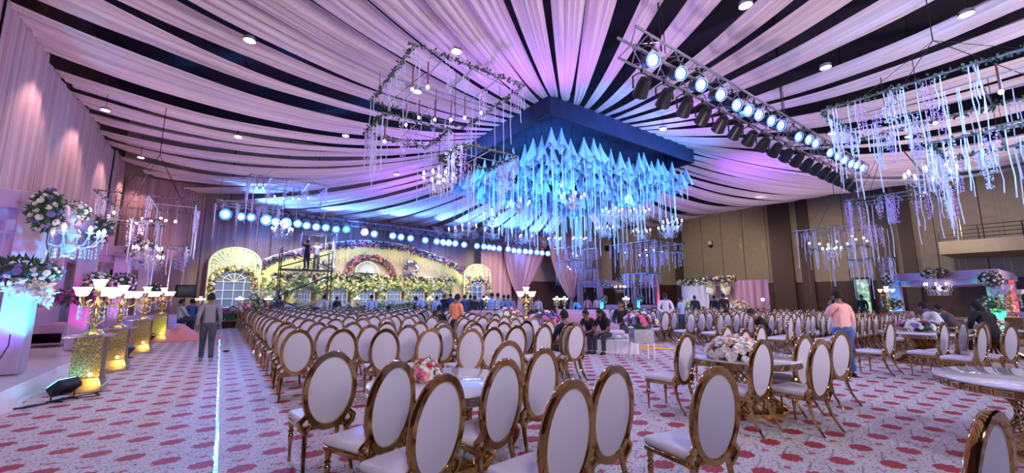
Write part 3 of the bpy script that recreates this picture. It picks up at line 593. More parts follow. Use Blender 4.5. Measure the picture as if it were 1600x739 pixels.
# ---------------- oval-back banquet chairs (face +Y) ----------------
def chair_geo(hi=True):
    G={}
    n=40 if hi else 18
    tilt=-.12
    def tl(x,z,y=0):  # point on the leaning back
        return (x,-.235+y+(z-.45)*tilt,z)
    b=MB(); a_o,b_o,a_i,b_i,zc,th=.252,.378,.199,.312,.745,.026
    vs=[];fs=[]
    prof=[(a_i,b_i,-th*.6),(a_i+.008,b_i+.008,-th),(a_o-.008,b_o-.008,-th),(a_o,b_o,-th*.5),(a_o,b_o,th*.5),(a_o-.008,b_o-.008,th),(a_i+.008,b_i+.008,th),(a_i,b_i,th*.6)]
    for i in range(n):
        t=2*PI*i/n
        for (a,c,y) in prof: vs.append(tl(a*math.cos(t),zc+c*math.sin(t),y))
    for i in range(n):
        for j in range(8): fs.append((i*8+j,i*8+(j+1)%8,((i+1)%n)*8+(j+1)%8,((i+1)%n)*8+j))
    b.add(vs,fs); G['back_frame']=(b,'gold')
    b=MB()
    rings=5 if hi else 3; vs=[];fs=[]
    for side in (-1,1):
        base=len(vs)
        for k in range(rings):
            q=1-k/rings; bulge=.012+.024*(1-q**2)
            for i in range(n):
                t=2*PI*i/n; vs.append(tl(a_i*1.01*q*math.cos(t),zc+b_i*1.01*q*math.sin(t),side*bulge))
        vs.append(tl(0,zc,side*.036))
        for k in range(rings-1):
            for i in range(n):
                f=(base+k*n+i,base+k*n+(i+1)%n,base+(k+1)*n+(i+1)%n,base+(k+1)*n+i); fs.append(f if side<0 else f[::-1])
        for i in range(n):
            f=(base+(rings-1)*n+i,base+(rings-1)*n+(i+1)%n,len(vs)-1); fs.append(f if side<0 else f[::-1])
    b.add(vs,fs); G['backrest']=(b,'backfab')
    b=MB(); b.rbox((0,.02,.455),(.50,.48,.075),.034,3 if hi else 1,.12); G['seat']=(b,'white')
    b=MB(); b.rbox((0,.02,.398),(.485,.465,.045),.01,1,.12); G['seat_frame']=(b,'gold')
    m=8 if hi else 5
    G['leg']=[]
    for s in (-1,1):
        b=MB(); b.lathe([(.017,0),(.013,.05),(.016,.14),(.022,.2),(.028,.25),(.018,.27),(.030,.29),(.017,.31),(.028,.33),(.024,.39)] if hi else [(.014,0),(.022,.2),(.026,.38)],m,(s*.225,.215,0)); G['leg'].append((b,'gold'))
        b=MB(); b.tube([(s*.185,-.20,.40),(s*.19,-.215,.30),(s*.20,-.255,.17),(s*.21,-.32,.06),(s*.215,-.365,0)] if hi else [(s*.185,-.20,.40),(s*.20,-.25,.18),(s*.215,-.365,0)],[.028,.024,.020,.017,.016] if hi else [.026,.02,.016],6 if hi else 4); G['leg'].append((b,'gold'))
    G['scroll_bracket']=[]
    for s in (-1,1):
        b=MB()
        if hi:
            b.tube([(s*.185,-.215,.36),(s*.235,-.225,.42),(s*.245,-.235,.47),(s*.205,-.24,.51),(s*.175,-.24,.545),(s*.20,-.245,.60),(s*.235,-.25,.66)],[.028,.030,.030,.026,.030,.028,.018],8)
            b.tube([(s*.185,-.215,.37),(s*.145,-.225,.43),(s*.16,-.235,.49),(s*.19,-.24,.53)],[.024,.024,.022,.022],8)
        else: b.tube([(s*.185,-.215,.36),(s*.24,-.235,.46),(s*.18,-.24,.545),(s*.235,-.25,.66)],.027,4)
        G['scroll_bracket'].append((b,'gold'))
    return G
GH=chair_geo(True); CH={k:([ (x[0].mesh(k,M[x[1]])) for x in v] if isinstance(v,list) else [v[0].mesh(k,M[v[1]])]) for k,v in GH.items()}
GL=chair_geo(False); b=MB(); 
for k,v in GL.items():
    for x in (v if isinstance(v,list) else [v]):
        b.mi={'gold':0,'backfab':1,'white':2}[x[1]]; b.add(x[0].v,x[0].f)
chair_low=b.mesh('banquet_chair',[M['gold'],M['backfab'],M['white']])
lowv,lowf,lowm=b.v,b.f,b.m
def chair(x,y,rz,label,group,detail=True):
    if not detail: return obj('banquet_chair',chair_low,None,(x,y,0),rz,label,'chair',group)
    t=thing('banquet_chair',label,'chair',(x,y,0),rz,group)
    for k,ms in CH.items():
        for m_ in ms: obj(k,m_,t)
    return t
def chair_top(px,py,deg,label,group=None,detail=True):
    p=atZ(px,py,1.12); a=R(deg)   # the top of the back sits .32 behind the origin
    off=Vector((math.sin(a),-math.cos(a)))*.316
    return chair(p.x-off.x,p.y-off.y,a,label,group,detail)
fg='chairs around the near left table'
for px,py,dg,lb in [(522,548,3,'gold oval-back chair left of the near table, its whole back seen'),(620,563,22,'gold oval-back chair in the foreground left of the one hiding the table edge'),(693,583,17,'gold oval-back chair in the foreground right in front of the flowers'),
  (790,560,12,'gold oval-back chair right of the near left table with a white reflection on its back'),(850,543,6,'gold oval-back chair behind the largest foreground backs, right of the near table'),(893,592,5,'gold oval-back chair with the largest back, cut by the bottom edge'),
  (960,570,1,'gold oval-back chair just behind the largest foreground back'),(795,532,-2,'gold oval-back chair at the far right side of the near left table')]: chair_top(px,py,dg,lb,fg)
chair_top(1120,572,-12,'gold oval-back chair alone on the open carpet, its white seat to the left')
fm='chairs around the table with white flowers'
for px,py,dg,lb in [(1072,520,2,'gold oval-back chair left of the round table with white flowers, all four legs in view'),(1190,530,-6,'gold oval-back chair in front of the round table, hiding part of the white flowers'),(1282,530,-10,'gold oval-back chair right of the flower table, nearest of the three there'),
   (1257,522,-8,'gold oval-back chair right of the flower table, middle of the three there'),(1313,517,-15,'gold oval-back chair right of the flower table, farthest right, tinted cyan on one edge'),(1136,508,0,'gold oval-back chair behind the flower table, left one of three'),
   (1164,513,0,'gold oval-back chair behind the flower table, middle one of three, half hidden by petals'),(1189,507,0,'gold oval-back chair behind the flower table, right one of three')]: chair_top(px,py,dg,lb,fm)
chair_top(1548,640,-10,'gold oval-back chair at the lower right corner with a ribbed bright gold rim')
chair(3.95,.05,R(-10),'white seat of a gold chair cut by the right edge below the round table',None)
chair(6.5,-.05,R(0),'white seated gold chair cut by the right edge, right beneath the marble table',None)
fr='chairs by the right pavilion'
for px,py,dg,lb in [(1390,502,-8,'gold oval-back chair standing apart left of the right lounge table'),(1474,503,-10,'gold oval-back chair in front of the right lounge table base'),(1503,502,-12,'gold oval-back chair behind the right lounge table'),(1537,503,-14,'gold oval-back chair nearest the green-lit pavilion post'),(1533,507,-12,'gold oval-back chair doubled with another before the green post'),(1578,506,-20,'gold oval-back chair farthest right by the gold lamp stand')]: chair_top(px,py,dg,lb,fr)
chair_top(901,505,0,'gold oval-back chair standing alone at the end of the front row beside the black-haired man')
# long rows: collect all seats, the ones largest in the picture become single chairs
seats=[]
rows=[7.95+1.12*k for k in range(16)]
for r_,Y0 in enumerate(rows):
    x=1.15; c_=0; xm=3.55+(Y0-7.9)*.40
    while x<xm:
        seats.append((x+rnd.uniform(-.03,.03),Y0-.62*max(0,min(x-1.1,2.4))*(1 if r_<3 else .3)+rnd.uniform(-.06,.06),rnd.uniform(-5,5)-(2 if r_ else 6),'L',r_,c_)); x+=.60; c_+=1
    if r_<9:
        x=xm+.35; c_=0
        while x<min(7.2+(Y0-7.9)*.35,xm+2.6 if r_ else xm+2.4):
            seats.append((x+rnd.uniform(-.04,.04),Y0-1.45+rnd.uniform(-.08,.08),rnd.uniform(-6,6),'M',r_,c_)); x+=.62; c_+=1
for r_ in range(11):
    Y0=3.3+1.0*r_
    for c_ in range(14):
        x=13.25+.60*c_+(1.6 if r_<2 else 0)*0+ (0 if r_>0 else 2.2)
        if r_==1 and c_<1: continue
        if x>22: continue
        if r_>=9 and c_<2: continue
        seats.append((x+rnd.uniform(-.04,.04),Y0+rnd.uniform(-.05,.05),rnd.uniform(-5,5),'R',r_,c_))
seats=[s_ for s_ in seats if not any((s_[0]-a)**2+(s_[1]-c)**2<.30 for a,c in [(14.3,9.9),(15.0,9.3),(10.63,3.05)])]
seats.sort(key=lambda s_:s_[0]**2+s_[1]**2)
nm={'L':('left block, %s row from front, %s seat from the aisle','rows of chairs facing the stage, left block'),'M':('middle block, %s row from front, %s seat from left','rows of chairs facing the stage, middle block'),'R':('right block, %s row from its right end, %s seat inward','rows of chairs in the right block')}
NI=275
for k,(x,y,dg,bk,r_,c_) in enumerate(seats[:NI]):
    lb,gp=nm[bk]; chair(x,y,R(dg),'gold oval-back chair, '+lb%(ORD[r_],ORD[c_]),gp,detail=k<70)
if len(seats)>NI:
    b=MB()
    for (x,y,dg,bk,r_,c_) in seats[NI:]:
        b.T=Matrix.Translation((x,y,0))@Matrix.Rotation(R(dg),4,'Z'); n0=len(b.f); b.add(lowv,lowf); b.m[n0:]=lowm
    b.T=None; b.build('banquet_chairs',[M['gold'],M['backfab'],M['white']],label='mass of gold oval-back chairs in the farthest rows',cat='chairs',kind='stuff')
print('SEATS',len(seats),'CONES',NC)
chair_top(364,478,8,'gold oval-back chair left of the first row, right behind the man in grey, beside flowers'); chair_top(386,479,-2,'gold oval-back chair at the far end next to the pink flowers')
# ---------------- round tables ----------------
def round_table(x,y,r,label,zt=.76,style='lattice',rz=0):
    t=thing('round_table',label,'table',(x,y,0),rz)
    b=MB(); b.lathe([(0.001,zt-.03),(r*.98,zt-.03),(r,zt-.02),(r,zt-.005),(r*.99,zt),(0.001,zt)],64,cap=False); b.build('table_top',M['tabletop'],t)
    b=MB(); b.lathe([(r*.97,zt-.11),(r*.985,zt-.11),(r*.985,zt-.03),(r*.97,zt-.03)],64,cap=False); ap=b.build('apron',M['gold'],t)
    k=MB(); n=int(2*PI*r/.15); 
    for i in range(n):   # raised meander around the rim
        a0=2*PI*i/n; da=2*PI/n
        P=lambda u,z:((r*.99)*math.cos(a0+da*u),(r*.99)*math.sin(a0+da*u),zt-.10+z)
        k.tube([P(0,0),P(.8,0),P(.8,.055),P(.3,.055),P(.3,.028),P(.55,.028)],.0065,4)
    k.build('meander_rim',M['chrome'],ap)
    if style=='lattice':
        b=MB(); n=22
        for s_ in (1,-1):
            for i in range(n):
                a=2*PI*i/n; pts=[]
                for q in range(9):
                    v=q/8; rr=r*(.30+.30*(2*v-1)**2+.12*(1-v)); an=a+s_*v*1.5; pts.append((rr*math.cos(an),rr*math.sin(an),.06+(zt-.16)*v))
                b.tube(pts,.009,5)
        b.build('lattice_pedestal',M['gold'],t)
        b=MB(); b.lathe([(0.001,0),(r*.74,0),(r*.74,.05),(r*.66,.07),(.001,.07)],48,cap=False); b.build('base_ring',M['gold2'],t)
    else:
        b=MB(); n=26
        for i in range(n):
            a=2*PI*i/n; b.tube([(r*.72*math.cos(a),r*.72*math.sin(a),.02),(r*.35*math.cos(a),r*.35*math.sin(a),.22),(r*.16*math.cos(a),r*.16*math.sin(a),.42),(r*.3*math.cos(a),r*.3*math.sin(a),.58),(r*.55*math.cos(a),r*.55*math.sin(a),zt-.08)],[.03,.028,.03,.028,.02],6)
        b.build('flared_pedestal',M['gold'],t)
    return t
round_table(2.02,4.12,.78,'round marble-top table with pierced gold rim among the foreground chairs')
round_table(6.55,3.2,.80,'round marble-top table on a gold lattice pedestal under white flowers')
round_table(7.3,.28,.95,'round marble-top table cut by the right edge of the picture')
round_table(14.5,2.5,.85,'round lounge table on a flared gold base by the right pavilion',style='flare')
round_table(17.6,1.7,.8,'farther round table behind the chairs of the right pavilion',style='flare')
bouquet((1.86,4.22,.80),.15,.16,60,['wfl','pfl','rfl','pkfl','wfl','pkfl'],'mixed pink, red and white bouquet on the near left marble table',.042,70)
p=atZ(1150,558,.78); bouquet((p.x,p.y,.80),.36,.24,95,['wfl','wfl','wfl','wfl','pfl'],'wide dome of white and peach roses on the gold lattice table',.062,150)
p=atZ(1437,516,.78); bouquet((p.x,p.y,.86),.42,.17,55,['wfl','pkfl','wfl','vfl'],'pale pink and white bouquet on the right lounge table',.07,110)
bouquet((17.6,1.75,.86),.36,.17,45,['wfl','pkfl','wfl'],'pale bouquet on the farther right table',.07,90)
# ---------------- draped pavilions ----------------
def post(t,x,y,h,w,z0=0,m='pav'):
    b=MB(); b.rbox((x,y,z0+h/2),(w,w,h),.02,1); o=b.build('post',M[m],t)
    b=MB(); b.lathe([(w*.62,0),(w*.74,.06),(w*.68,.14),(w*.76,.2),(w*.62,.3)],16,(x,y,z0+h-.42),1,1,False); b.build('cloth_knot',M['pav'],o); return o
def pavilion(label,pts,h,w,beam=.34,z0=0,m='pav'):
    cx=sum(p[0] for p in pts)/4; cy=sum(p[1] for p in pts)/4; t=thing('draped_pavilion',label,'pavilion',(cx,cy,0))
    L_=[(p[0]-cx,p[1]-cy) for p in pts]
    for x,y in L_: post(t,x,y,h-z0,w,z0,m)
    for i in range(4):
        a,c=Vector(L_[i]),Vector(L_[(i+1)%4]); d=c-a; ang=math.atan2(d.y,d.x); b=MB(); b.rbox(((a.x+c.x)/2,(a.y+c.y)/2,h-beam/2),(d.length,w*.9,beam),.02,1,rz=ang)
        o=b.build('beam',M[m],t)
        b=MB(); n=Vector((-d.y,d.x)).normalized(); s=1
        b.grid(lambda u,v:(a.x+d.x*u,a.y+d.y*u,h-beam*.95-(.16+.12*math.sin(u*PI))*v+.012*math.sin(u*40)),20,2); b.build('valance',M[m],o)
    return t
PL=-3.0
pavilion('white draped pavilion nearest the camera at the left edge, lit cyan and violet',[(PL,11.4),(PL,15.5),(-4.65,15.5),(-4.65,11.4)],3.6,.36,z0=.28)
pavilion('second draped pavilion along the left wall, beyond the first one',[(PL,20.2),(PL,25.6),(-4.65,25.6),(-4.65,20.2)],3.45,.42,z0=0)
make_chandelier(1.25,'crystal chandelier hanging under the first left pavilion beam',atD(110,372,12.8),cord='3.3')
make_chandelier(1.2,'crystal chandelier hanging in the second left pavilion',atD(230,407,22),cord='3.2')
# platform, dressed in white cloth
t=thing('pavilion_platform','low white glossy platform under the left pavilions, skirted in white cloth','platform',(-3.68,13.6,0))
b=MB(); b.rbox((0,0,.13),(2.36,9.2,.26),.01,1); b.build('deck',M['whitewood'],t)
b=MB(); b.grid(lambda u,v:(1.19+.05*math.sin(u*38)*v+.12*v+.04*nz(u*20,v*3,1),-4.6+9.2*u,.27-.265*v),90,5); b.grid(lambda u,v:(1.19-2.35*u,-4.62-.10*v-.05*math.sin(u*20)*v,.27-.265*v),40,5); b.build('cloth_skirt',M['cloth'],t)
for k,(x,y,D,rx,rz_,n,kd,lb,lv) in enumerate([
 (73,330,11.0,.19,.40,34,['wfl','wfl','vfl'],'white and dark leafy flower cluster at the top of the nearest left post',220),
 (119,331,13.2,.20,.20,24,['wfl','wfl'],'white flower cluster on the middle of the first pavilion beam',110),
 (158,360,15.2,.22,.36,22,['wfl','pkfl','vfl'],'pink and white leafy cluster at the top of the second left post',220),
 (36,424,10.9,.46,.20,44,['wfl','wfl','wfl','vfl'],'large white and dark green arrangement on the cyan-lit left post',300),
 (152,446,15.1,.26,.34,36,['wfl','pkfl','wfl'],'white and pink arrangement low on the second left post',140),
 (208,385,19.6,.20,.38,26,['wfl','wfl'],'white leafy cluster at the top of the third left post',160),
 (191,441,19.4,.34,.34,40,['wfl','wfl','vfl'],'white and dark arrangement low on the third left post',170),
 (231,383,22.2,.24,.22,18,['wfl','pfl'],'white flower cluster on the beam of the second left pavilion',100),
 (248,402,24.8,.20,.38,14,['wfl'],'leafy cluster at the top of the fourth left post',140),
 (241,456,24.5,.34,.40,20,['wfl'],'leafy arrangement low on the fourth left post',150),
 (121,464,14.4,.50,.16,60,['mag','mag','pkfl'],'magenta flower mound behind the first gold pedestal',140)]):
    q=atD(x,y,D); bouquet(tuple(q),rx,rz_,int(n*1.5),kd,lb,.05,lv,'vine',dome=False,out=.5,group=None)
# hanging white tulle under the cyan arrangement
def tulle(p,w,h,label,seed):
    b=MB()
    def fn(u,v):
        a=u*2*PI; r=w*.5*(math.sin(PI*(.12+.80*v))**.8)*(1+.14*math.sin(a*7+seed)+.10*nz(math.cos(a)*3,math.sin(a)*3,v*3)); return (p[0]+r*math.cos(a),p[1]-.05+r*.7*math.sin(a),p[2]-h*v)
    b.grid(fn,60,16)
    tag(b.build('tulle_swag',M['cloth']),label,'cloth swag','tulle swags on pavilion posts')
q=atD(48,452,10.75); garland('white_leaf_spray',[q+Vector((-.22,0,.08)),q+Vector((.08,.0,.0)),q+Vector((.20,0,-.14))],.12,700,None,('wfl',),'wfl',60,.05,label='spray of white leaves lit cyan under the nearest left arrangement',cat='flowers')
# upright coloured uplights of the pavilions
M['cyanfix']=emis('cyan_lens',(.05,.75,1),14)
def flood(loc,rz,lens,label,s=1.0,tilt=.6):
    t=thing('floodlight',label,'floodlight',loc,rz,None); t.scale=(s,s,s)
    b=MB(); b.T=Matrix.Translation((0,0,.22))@Matrix.Rotation(tilt,4,'X'); b.rbox((0,0,0),(.34,.15,.24),.02,1)
    for k in range(7): b.box((-.14+.047*k,-.085,0),(.012,.03,.2))
    b.build('housing',M['black'],t,smooth=False)
    b=MB(); b.T=Matrix.Translation((0,0,.22))@Matrix.Rotation(tilt,4,'X'); b.box((0,.078,.0),(.29,.008,.19)); b.build('lens',lens,t,smooth=False)
    b=MB(); b.tube([(-.19,0,.22),(-.19,0,.03),(.19,0,.03),(.19,0,.22)],.012,6); b.box((-.12,0,.012),(.03,.22,.024)); b.box((.12,0,.012),(.03,.22,.024)); b.build('stand',M['black'],t,smooth=False)
flood((-1.93,9.72,0),R(60),M['cyanfix'],'black floodlight on the carpet at the platform corner, its lens glowing cyan',1.0,.9)
flood((-1.95,15.2,0),R(80),lensm['d'].materials[0],'unlit black floodlight on the carpet between the second and third gold pedestals')
flood((-1.95,19.6,0),R(80),lensm['d'].materials[0],'small black floodlight under the yellow-lit lamp stand')
spot('uplight_cyan',(-2.1,10.1,.45),(-2.9,11.3,2.0),(0,.62,1),900,60,.05)
spot('uplight_cyan2',(-2.3,9.9,.6),(-2.6,11,1.8),(0,.35,1),420,70,.05)
spot('uplight_violet',(-3.4,9.9,.4),(-3.2,12,3.2),(.25,.08,1),260,90,.05)
spot('uplight_magenta',(-2.2,14.2,.4),(-2.9,15.6,2.2),(1,.03,.75),200,70,.05)
spot('uplight_pinkviolet',(-2.3,18.8,.5),(-3.1,20.2,2.5),(.65,.2,1),260,80,.05)
spot('uplight_warm',(-2.2,24.4,.5),(-3.0,25.6,2.8),(1,.75,.5),110,80,.05)
spot('uplight_pavilion_in',(-4.0,13.2,.5),(-3.6,13.5,3.6),(.6,.2,1),150,120,.05)
for k,pts in enumerate([[(-2.55,9.55,.02),(-2.2,9.3,.02),(-2.0,9.6,.02),(-1.85,9.8,.02),(-1.6,10.0,.02),(-1.5,9.8,.02),(-1.75,9.6,.02)],[(-2.9,10.8,1.0),(-2.75,9.9,.3),(-2.7,9.3,.02),(-2.4,9.25,.02),(-2.05,9.5,.02)],[(-2.6,8.6,.02),(-2.4,9.0,.02),(-2.6,9.3,.02)],[(-2.62,10.72,3.3),(-2.6,10.74,2.6),(-2.61,10.73,1.9)]]):
    b=MB(); P=[Vector(p) for p in pts]; Q=[]
    for i in range(len(P)-1):
        for q in range(4): Q.append(P[i].lerp(P[i+1],q/4)+Vector((.03*math.sin(i*5+q*1.7),.03*math.cos(i*3+q),0)))
    Q.append(P[-1]); b.tube(Q,.010,5); tag(b.build('power_cable',M['cable']),['black power cable looping around the cyan floodlight','black power cable running down over the platform cloth','black power cable end on the carpet at the left edge','thin black cable hanging down the nearest left post'][k],'cable')
# carved pedestals with candelabra lamps
pm_=bpy.data.materials.new('pierced_gold_panel'); pm_.use_nodes=True; nt=pm_.node_tree; bb=nt.nodes['Principled BSDF']; v=nt.nodes.new('ShaderNodeTexVoronoi'); v.feature='DISTANCE_TO_EDGE'; v.inputs['Scale'].default_value=22; tc=nt.nodes.new('ShaderNodeTexCoord'); cr=nt.nodes.new('ShaderNodeValToRGB')
cr.color_ramp.elements[0].position=.02; cr.color_ramp.elements[1].position=.06; cr.color_ramp.elements[0].color=(.62,.50,.26,1); cr.color_ramp.elements[1].color=(.22,.15,.06,1); nt.links.new(tc.outputs['Object'],v.inputs['Vector']); nt.links.new(v.outputs['Distance'],cr.inputs[0]); nt.links.new(cr.outputs[0],bb.inputs['Base Color']); bb.inputs['Metallic'].default_value=.75; bb.inputs['Roughness'].default_value=.38
bp=nt.nodes.new('ShaderNodeBump'); bp.inputs['Strength'].default_value=.8; nt.links.new(cr.outputs[0],bp.inputs['Height']); nt.links.new(bp.outputs[0],bb.inputs['Normal'])
def pedestal(loc,h,w,label,s=1.0):
    t=thing('pierced_pedestal',label,'pedestal',loc); 
    b=MB(); b.rbox((0,0,.05),(w*1.35,w*1.35,.10),.012,1); b.prism([(-.6,0),(.6,0),(.48,.14),(-.48,.14)],(0,w*.6,.10),(w*1.05,0,0),(0,0,1),w*1.2); b.build('base',M['oldgold'],t,smooth=False)
    b=MB(); b.box((0,0,.1+(h-.12)/2),(w,w,h-.12)); b.build('column',pm_,t,smooth=False)
    b=MB(); b.rbox((0,0,h+.01),(w*1.65,w*1.65,.025),.008,1); b.build('glass_top',M['glass'],t)
    b=MB(); b.ell((w*.2,-w*.52,.30),(.03,.02,.03),8,5); b.build('lamp',M['bulb'],t); return t
def candelabra(loc,s,label,arms=5,group=None,bowl='lamp'):
    t=thing('candelabra_lamp',label,'table lamp',loc,0,group); t.scale=(s,s,s)
    b=MB(); b.lathe([(.16,0),(.15,.02),(.07,.06),(.03,.10),(.05,.14),(.03,.18),(.045,.24),(.06,.28),(.025,.34),(.03,.46),(.07,.50),(.05,.56),(.025,.60),(.03,.72),(.055,.75),(.02,.80)],16)
    for k in range(4):
        a=PI/2*k+.4; c,s_=math.cos(a),math.sin(a); b.tube([(.04*c,.04*s_,.18),(.13*c,.13*s_,.24),(.11*c,.11*s_,.34),(.04*c,.04*s_,.40)],.012,6)
    b.build('stem',M['gold2'],t)
    ab=MB(); ab.tube([(.03,0,.52),(.12,0,.46),(.22,0,.50),(.25,0,.60),(.25,0,.66)],[.016,.014,.014,.016,.02],7); ab.tube([(.12,0,.47),(.16,0,.56),(.10,0,.60)],.01,6); am=ab.mesh('arm',M['gold2'])
    sb=MB(); sb.lathe([(.02,0),(.055,.015),(.075,.06),(.085,.11),(.115,.16),(.105,.16),(.06,.06),(.02,.03)],16); sm=sb.mesh('glass_bowl',M[bowl])
    for k in range(arms):
        a=2*PI*k/arms+.3; o=obj('arm',am,t,rz=a); obj('glass_bowl',sm,o,(.25,0,.66))
        q=MB()
        if k==0:
            for j in range(3): q.lathe([(.001,.0),(.02,-.04),(.001,-.09)],6,(.25,0,.52-.09*j))
            q.tube([(.25,0,.6),(.25,0,.3)],.002,4); dm_=q.mesh('crystal_drops',M['crystal'])
        obj('crystal_drops',dm_,o)
    obj('glass_bowl',sm,t,(0,0,.80)); return t
PD=[((-1.82,10.45),.95,.38,1.02,'nearest gold pierced pedestal on the left, lit cyan above and amber below'),((-1.86,13.0),.92,.40,1.0,'second gold pierced pedestal from the camera on the left'),((-1.84,16.6),.95,.40,1.0,'third gold pierced pedestal, before the dark floodlight'),((-1.75,20.0),.98,.40,1.0,'farthest small pedestal lit bright yellow, beside the pink cloth pile')]
for k,((x,y),h,w,s,lb) in enumerate(PD):
    pedestal((x,y,0),h,w,lb); candelabra((x,y,h+.025),s,'gold candelabra with glowing white glass bowls on the %s left pedestal'%ORD[k],5)
    point('pedestal_lamp',(x,y-.1,h+1.05*s+.15),(1,.85,.6),14,.08)
    spot('pedestal_amber',(x+.1,y-.75,.12),(x,y,.38),(1,.72,.15),9 if k<3 else 3,70,.03)
spot('pedestal_cyan',(-1.9,9.6,1.5),(-1.8,10.7,1.2),(.05,.7,1),18,55,.03)
spot('pedestal_yellow',(-1.5,19,.3),(-1.75,20,.7),(.9,1,.1),30,60,.03)
# ---------------- reflective strip on the carpet, its glare added as glowing beads ----------------
t=thing('glitter_strip','narrow reflective strip along the carpet aisle with its blue-white glare as glowing beads','reflective strip',(.1,12,0))
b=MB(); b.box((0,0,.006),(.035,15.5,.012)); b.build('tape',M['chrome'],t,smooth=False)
ls=emis('icy_glint_glow',(.30,.60,1),4); b=MB()
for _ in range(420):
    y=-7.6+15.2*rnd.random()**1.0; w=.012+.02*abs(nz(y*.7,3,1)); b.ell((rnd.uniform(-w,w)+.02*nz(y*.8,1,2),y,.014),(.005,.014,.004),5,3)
o=b.build('glowing_glints',ls,t); o['kind']='stuff'
# ---------------- sofas ----------------
def sofa(x,y,rz,w,h,d,label,m='sofa',arms=True,cube=False,group=None,z0=0):
    t=thing('sofa',label,'sofa',(x,y,z0),rz,group)   # faces +Y, back at -Y
    b=MB(); b.rbox((0,0,.24),(w,d,.36),.05,2); b.build('seat',M[m],t)
    b=MB(); b.rbox((0,-d/2+.11,h/2+.03),(w,.22,h-.06),.06,3); b.build('backrest',M[m],t)
    if arms:
        for s in (-1,1): b=MB(); b.rbox((s*(w/2-.10),.03,.33),(.20,d-.05,.56),.05,2); b.build('armrest',M[m],t)
    n=max(1,int(w/.8))
    for k in range(n): b=MB(); b.rbox((-w/2+.2+(w-.4)*(k+.5)/n,.08,.45),((w-.42)/n,d-.3,.14),.05,2); b.build('cushion',M[m],t)
    for sx in (-1,1):
        for sy in (-1,1): b=MB(); b.lathe([(.02,0),(.03,.08)],8,(sx*(w/2-.1),sy*(d/2-.08),0)); b.build('leg',M['gold'],t)
    return t
sofa(-3.9,12.9,R(-90),1.9,.95,.85,'dark pink sofa on the platform inside the first left pavilion',z0=.27)
sofa(-3.9,17.5,R(-90),1.6,1.05,.85,'pink panel-backed sofa behind the first gold candelabra',z0=.27)
sofa(-3.95,22.8,R(-90),2.2,.9,.85,'pink sofa inside the second left pavilion')
def pxsofa(x0,x1,D,h,label,m,rot=0,d=.85):
    a=polar(x0,D); c=polar(x1,D); mid=(a+c)/2; w=(c-a).length; ang=math.atan2((c-a).y,(c-a).x)+R(rot); return sofa(mid.x,mid.y,ang,w,h,d,label,m)
pxsofa(736,773,15.5,1.13,'pink sofa seen from behind at the end of the middle rows, left of the pair','sofa')
pxsofa(777,812,14.2,1.08,'pink sofa seen from behind, right of the pair and partly hidden by flowers','sofa',8)
o_=pxsofa(881,952,13.6,1.12,'long pink sofa behind the two seated men in black','sofa',180)
pxsofa(871,950,17.2,1.12,'long lavender sofa behind the pink one, lit violet','sofab')
pxsofa(858,880,13.2,.85,'small pink armchair left of the seated men','sofa')
pxsofa(948,966,13.4,.80,'small pink armchair right of the seated men','sofa')
pxsofa(1385,1425,25,1.0,'pink sofa at the left inside the right pavilion','sofa',180); pxsofa(1440,1475,27,1.0,'long pink sofa along the back of the right pavilion','sofa',180); pxsofa(1530,1600,27.5,1.0,'pink sofa at the right edge behind the green-lit post','sofa',180)
pxsofa(945,968,33,1.0,'pink sofa in the far centre pavilion, left one','sofa',180); pxsofa(1000,1024,33,1.0,'pink sofa in the far centre pavilion, right one','sofa',180)
# white low bench with boxes, glass table, mosaic plinth with flowers
p=polar(925,13.0); t=thing('low_white_bench','low white bench under the two seated men in black','bench',(p.x,p.y,0),-YAW-R(9)); b=MB(); b.rbox((0,0,.21),(1.35,.7,.42),.02,1); b.build('box',M['whitewood'],t); b=MB(); b.rbox((0,0,.44),(1.3,.66,.06),.025,2); b.build('cushion',M['sofab'],t)
p=polar(958,12.8); t=thing('low_white_counter','low white bench piled with folded white cloth, right of the seated men','bench',(p.x,p.y,0),-YAW-R(9)); b=MB(); b.rbox((0,0,.20),(1.3,.7,.40),.02,1); b.build('box',M['whitewood'],t)
for k,(dx,dy,w,dz) in enumerate([(-.4,0,.4,.0),(.02,.05,.42,.0),(.42,-.05,.36,.0),(-.3,.02,.36,.12),(.1,.04,.34,.12)]):
    b=MB(); b.rbox((p.x+dx*.8,p.y-dx*.55+dy,.47+dz),(w,.45,.11),.045,2,rz=.2*k)
    tag(b.build('folded_cloth',M['cloth']),'folded white cloth on the low white bench, %s in the pile from the left'%ORD[k],'cloth','folded cloths on the white bench')
p=polar(978,12.0); t=thing('glass_side_table','small clear glass side table with white legs beside the mosaic plinth','table',(p.x,p.y,0),-YAW); b=MB(); b.rbox((0,0,.5),(.6,.5,.02),.008,1); b.build('glass_top',M['glass'],t)
for sx in (-1,1):
    for sy in (-1,1): b=MB(); b.rbox((sx*.27,sy*.22,.245),(.03,.03,.49),.004,1); b.build('leg',M['cloth'],t)
p=polar(999,11.6); t=thing('mosaic_plinth','silver mosaic plinth on white legs holding a large bouquet','plinth',(p.x,p.y,0),-YAW)
b=MB(); b.rbox((0,0,.62),(.52,.52,.36),.01,1); b.build('mosaic_box',M['plinth'],t)
for sx in (-1,1):
    for sy in (-1,1): b=MB(); b.rbox((sx*.24,sy*.24,.22),(.04,.04,.44),.004,1); b.build('leg',M['cloth'],t)
bouquet((p.x,p.y,.95),.42,.28,46,['wfl','pkfl','vfl','wfl'],'large white, pink and violet bouquet on the silver mosaic plinth',.07,190,'green',out=.5)
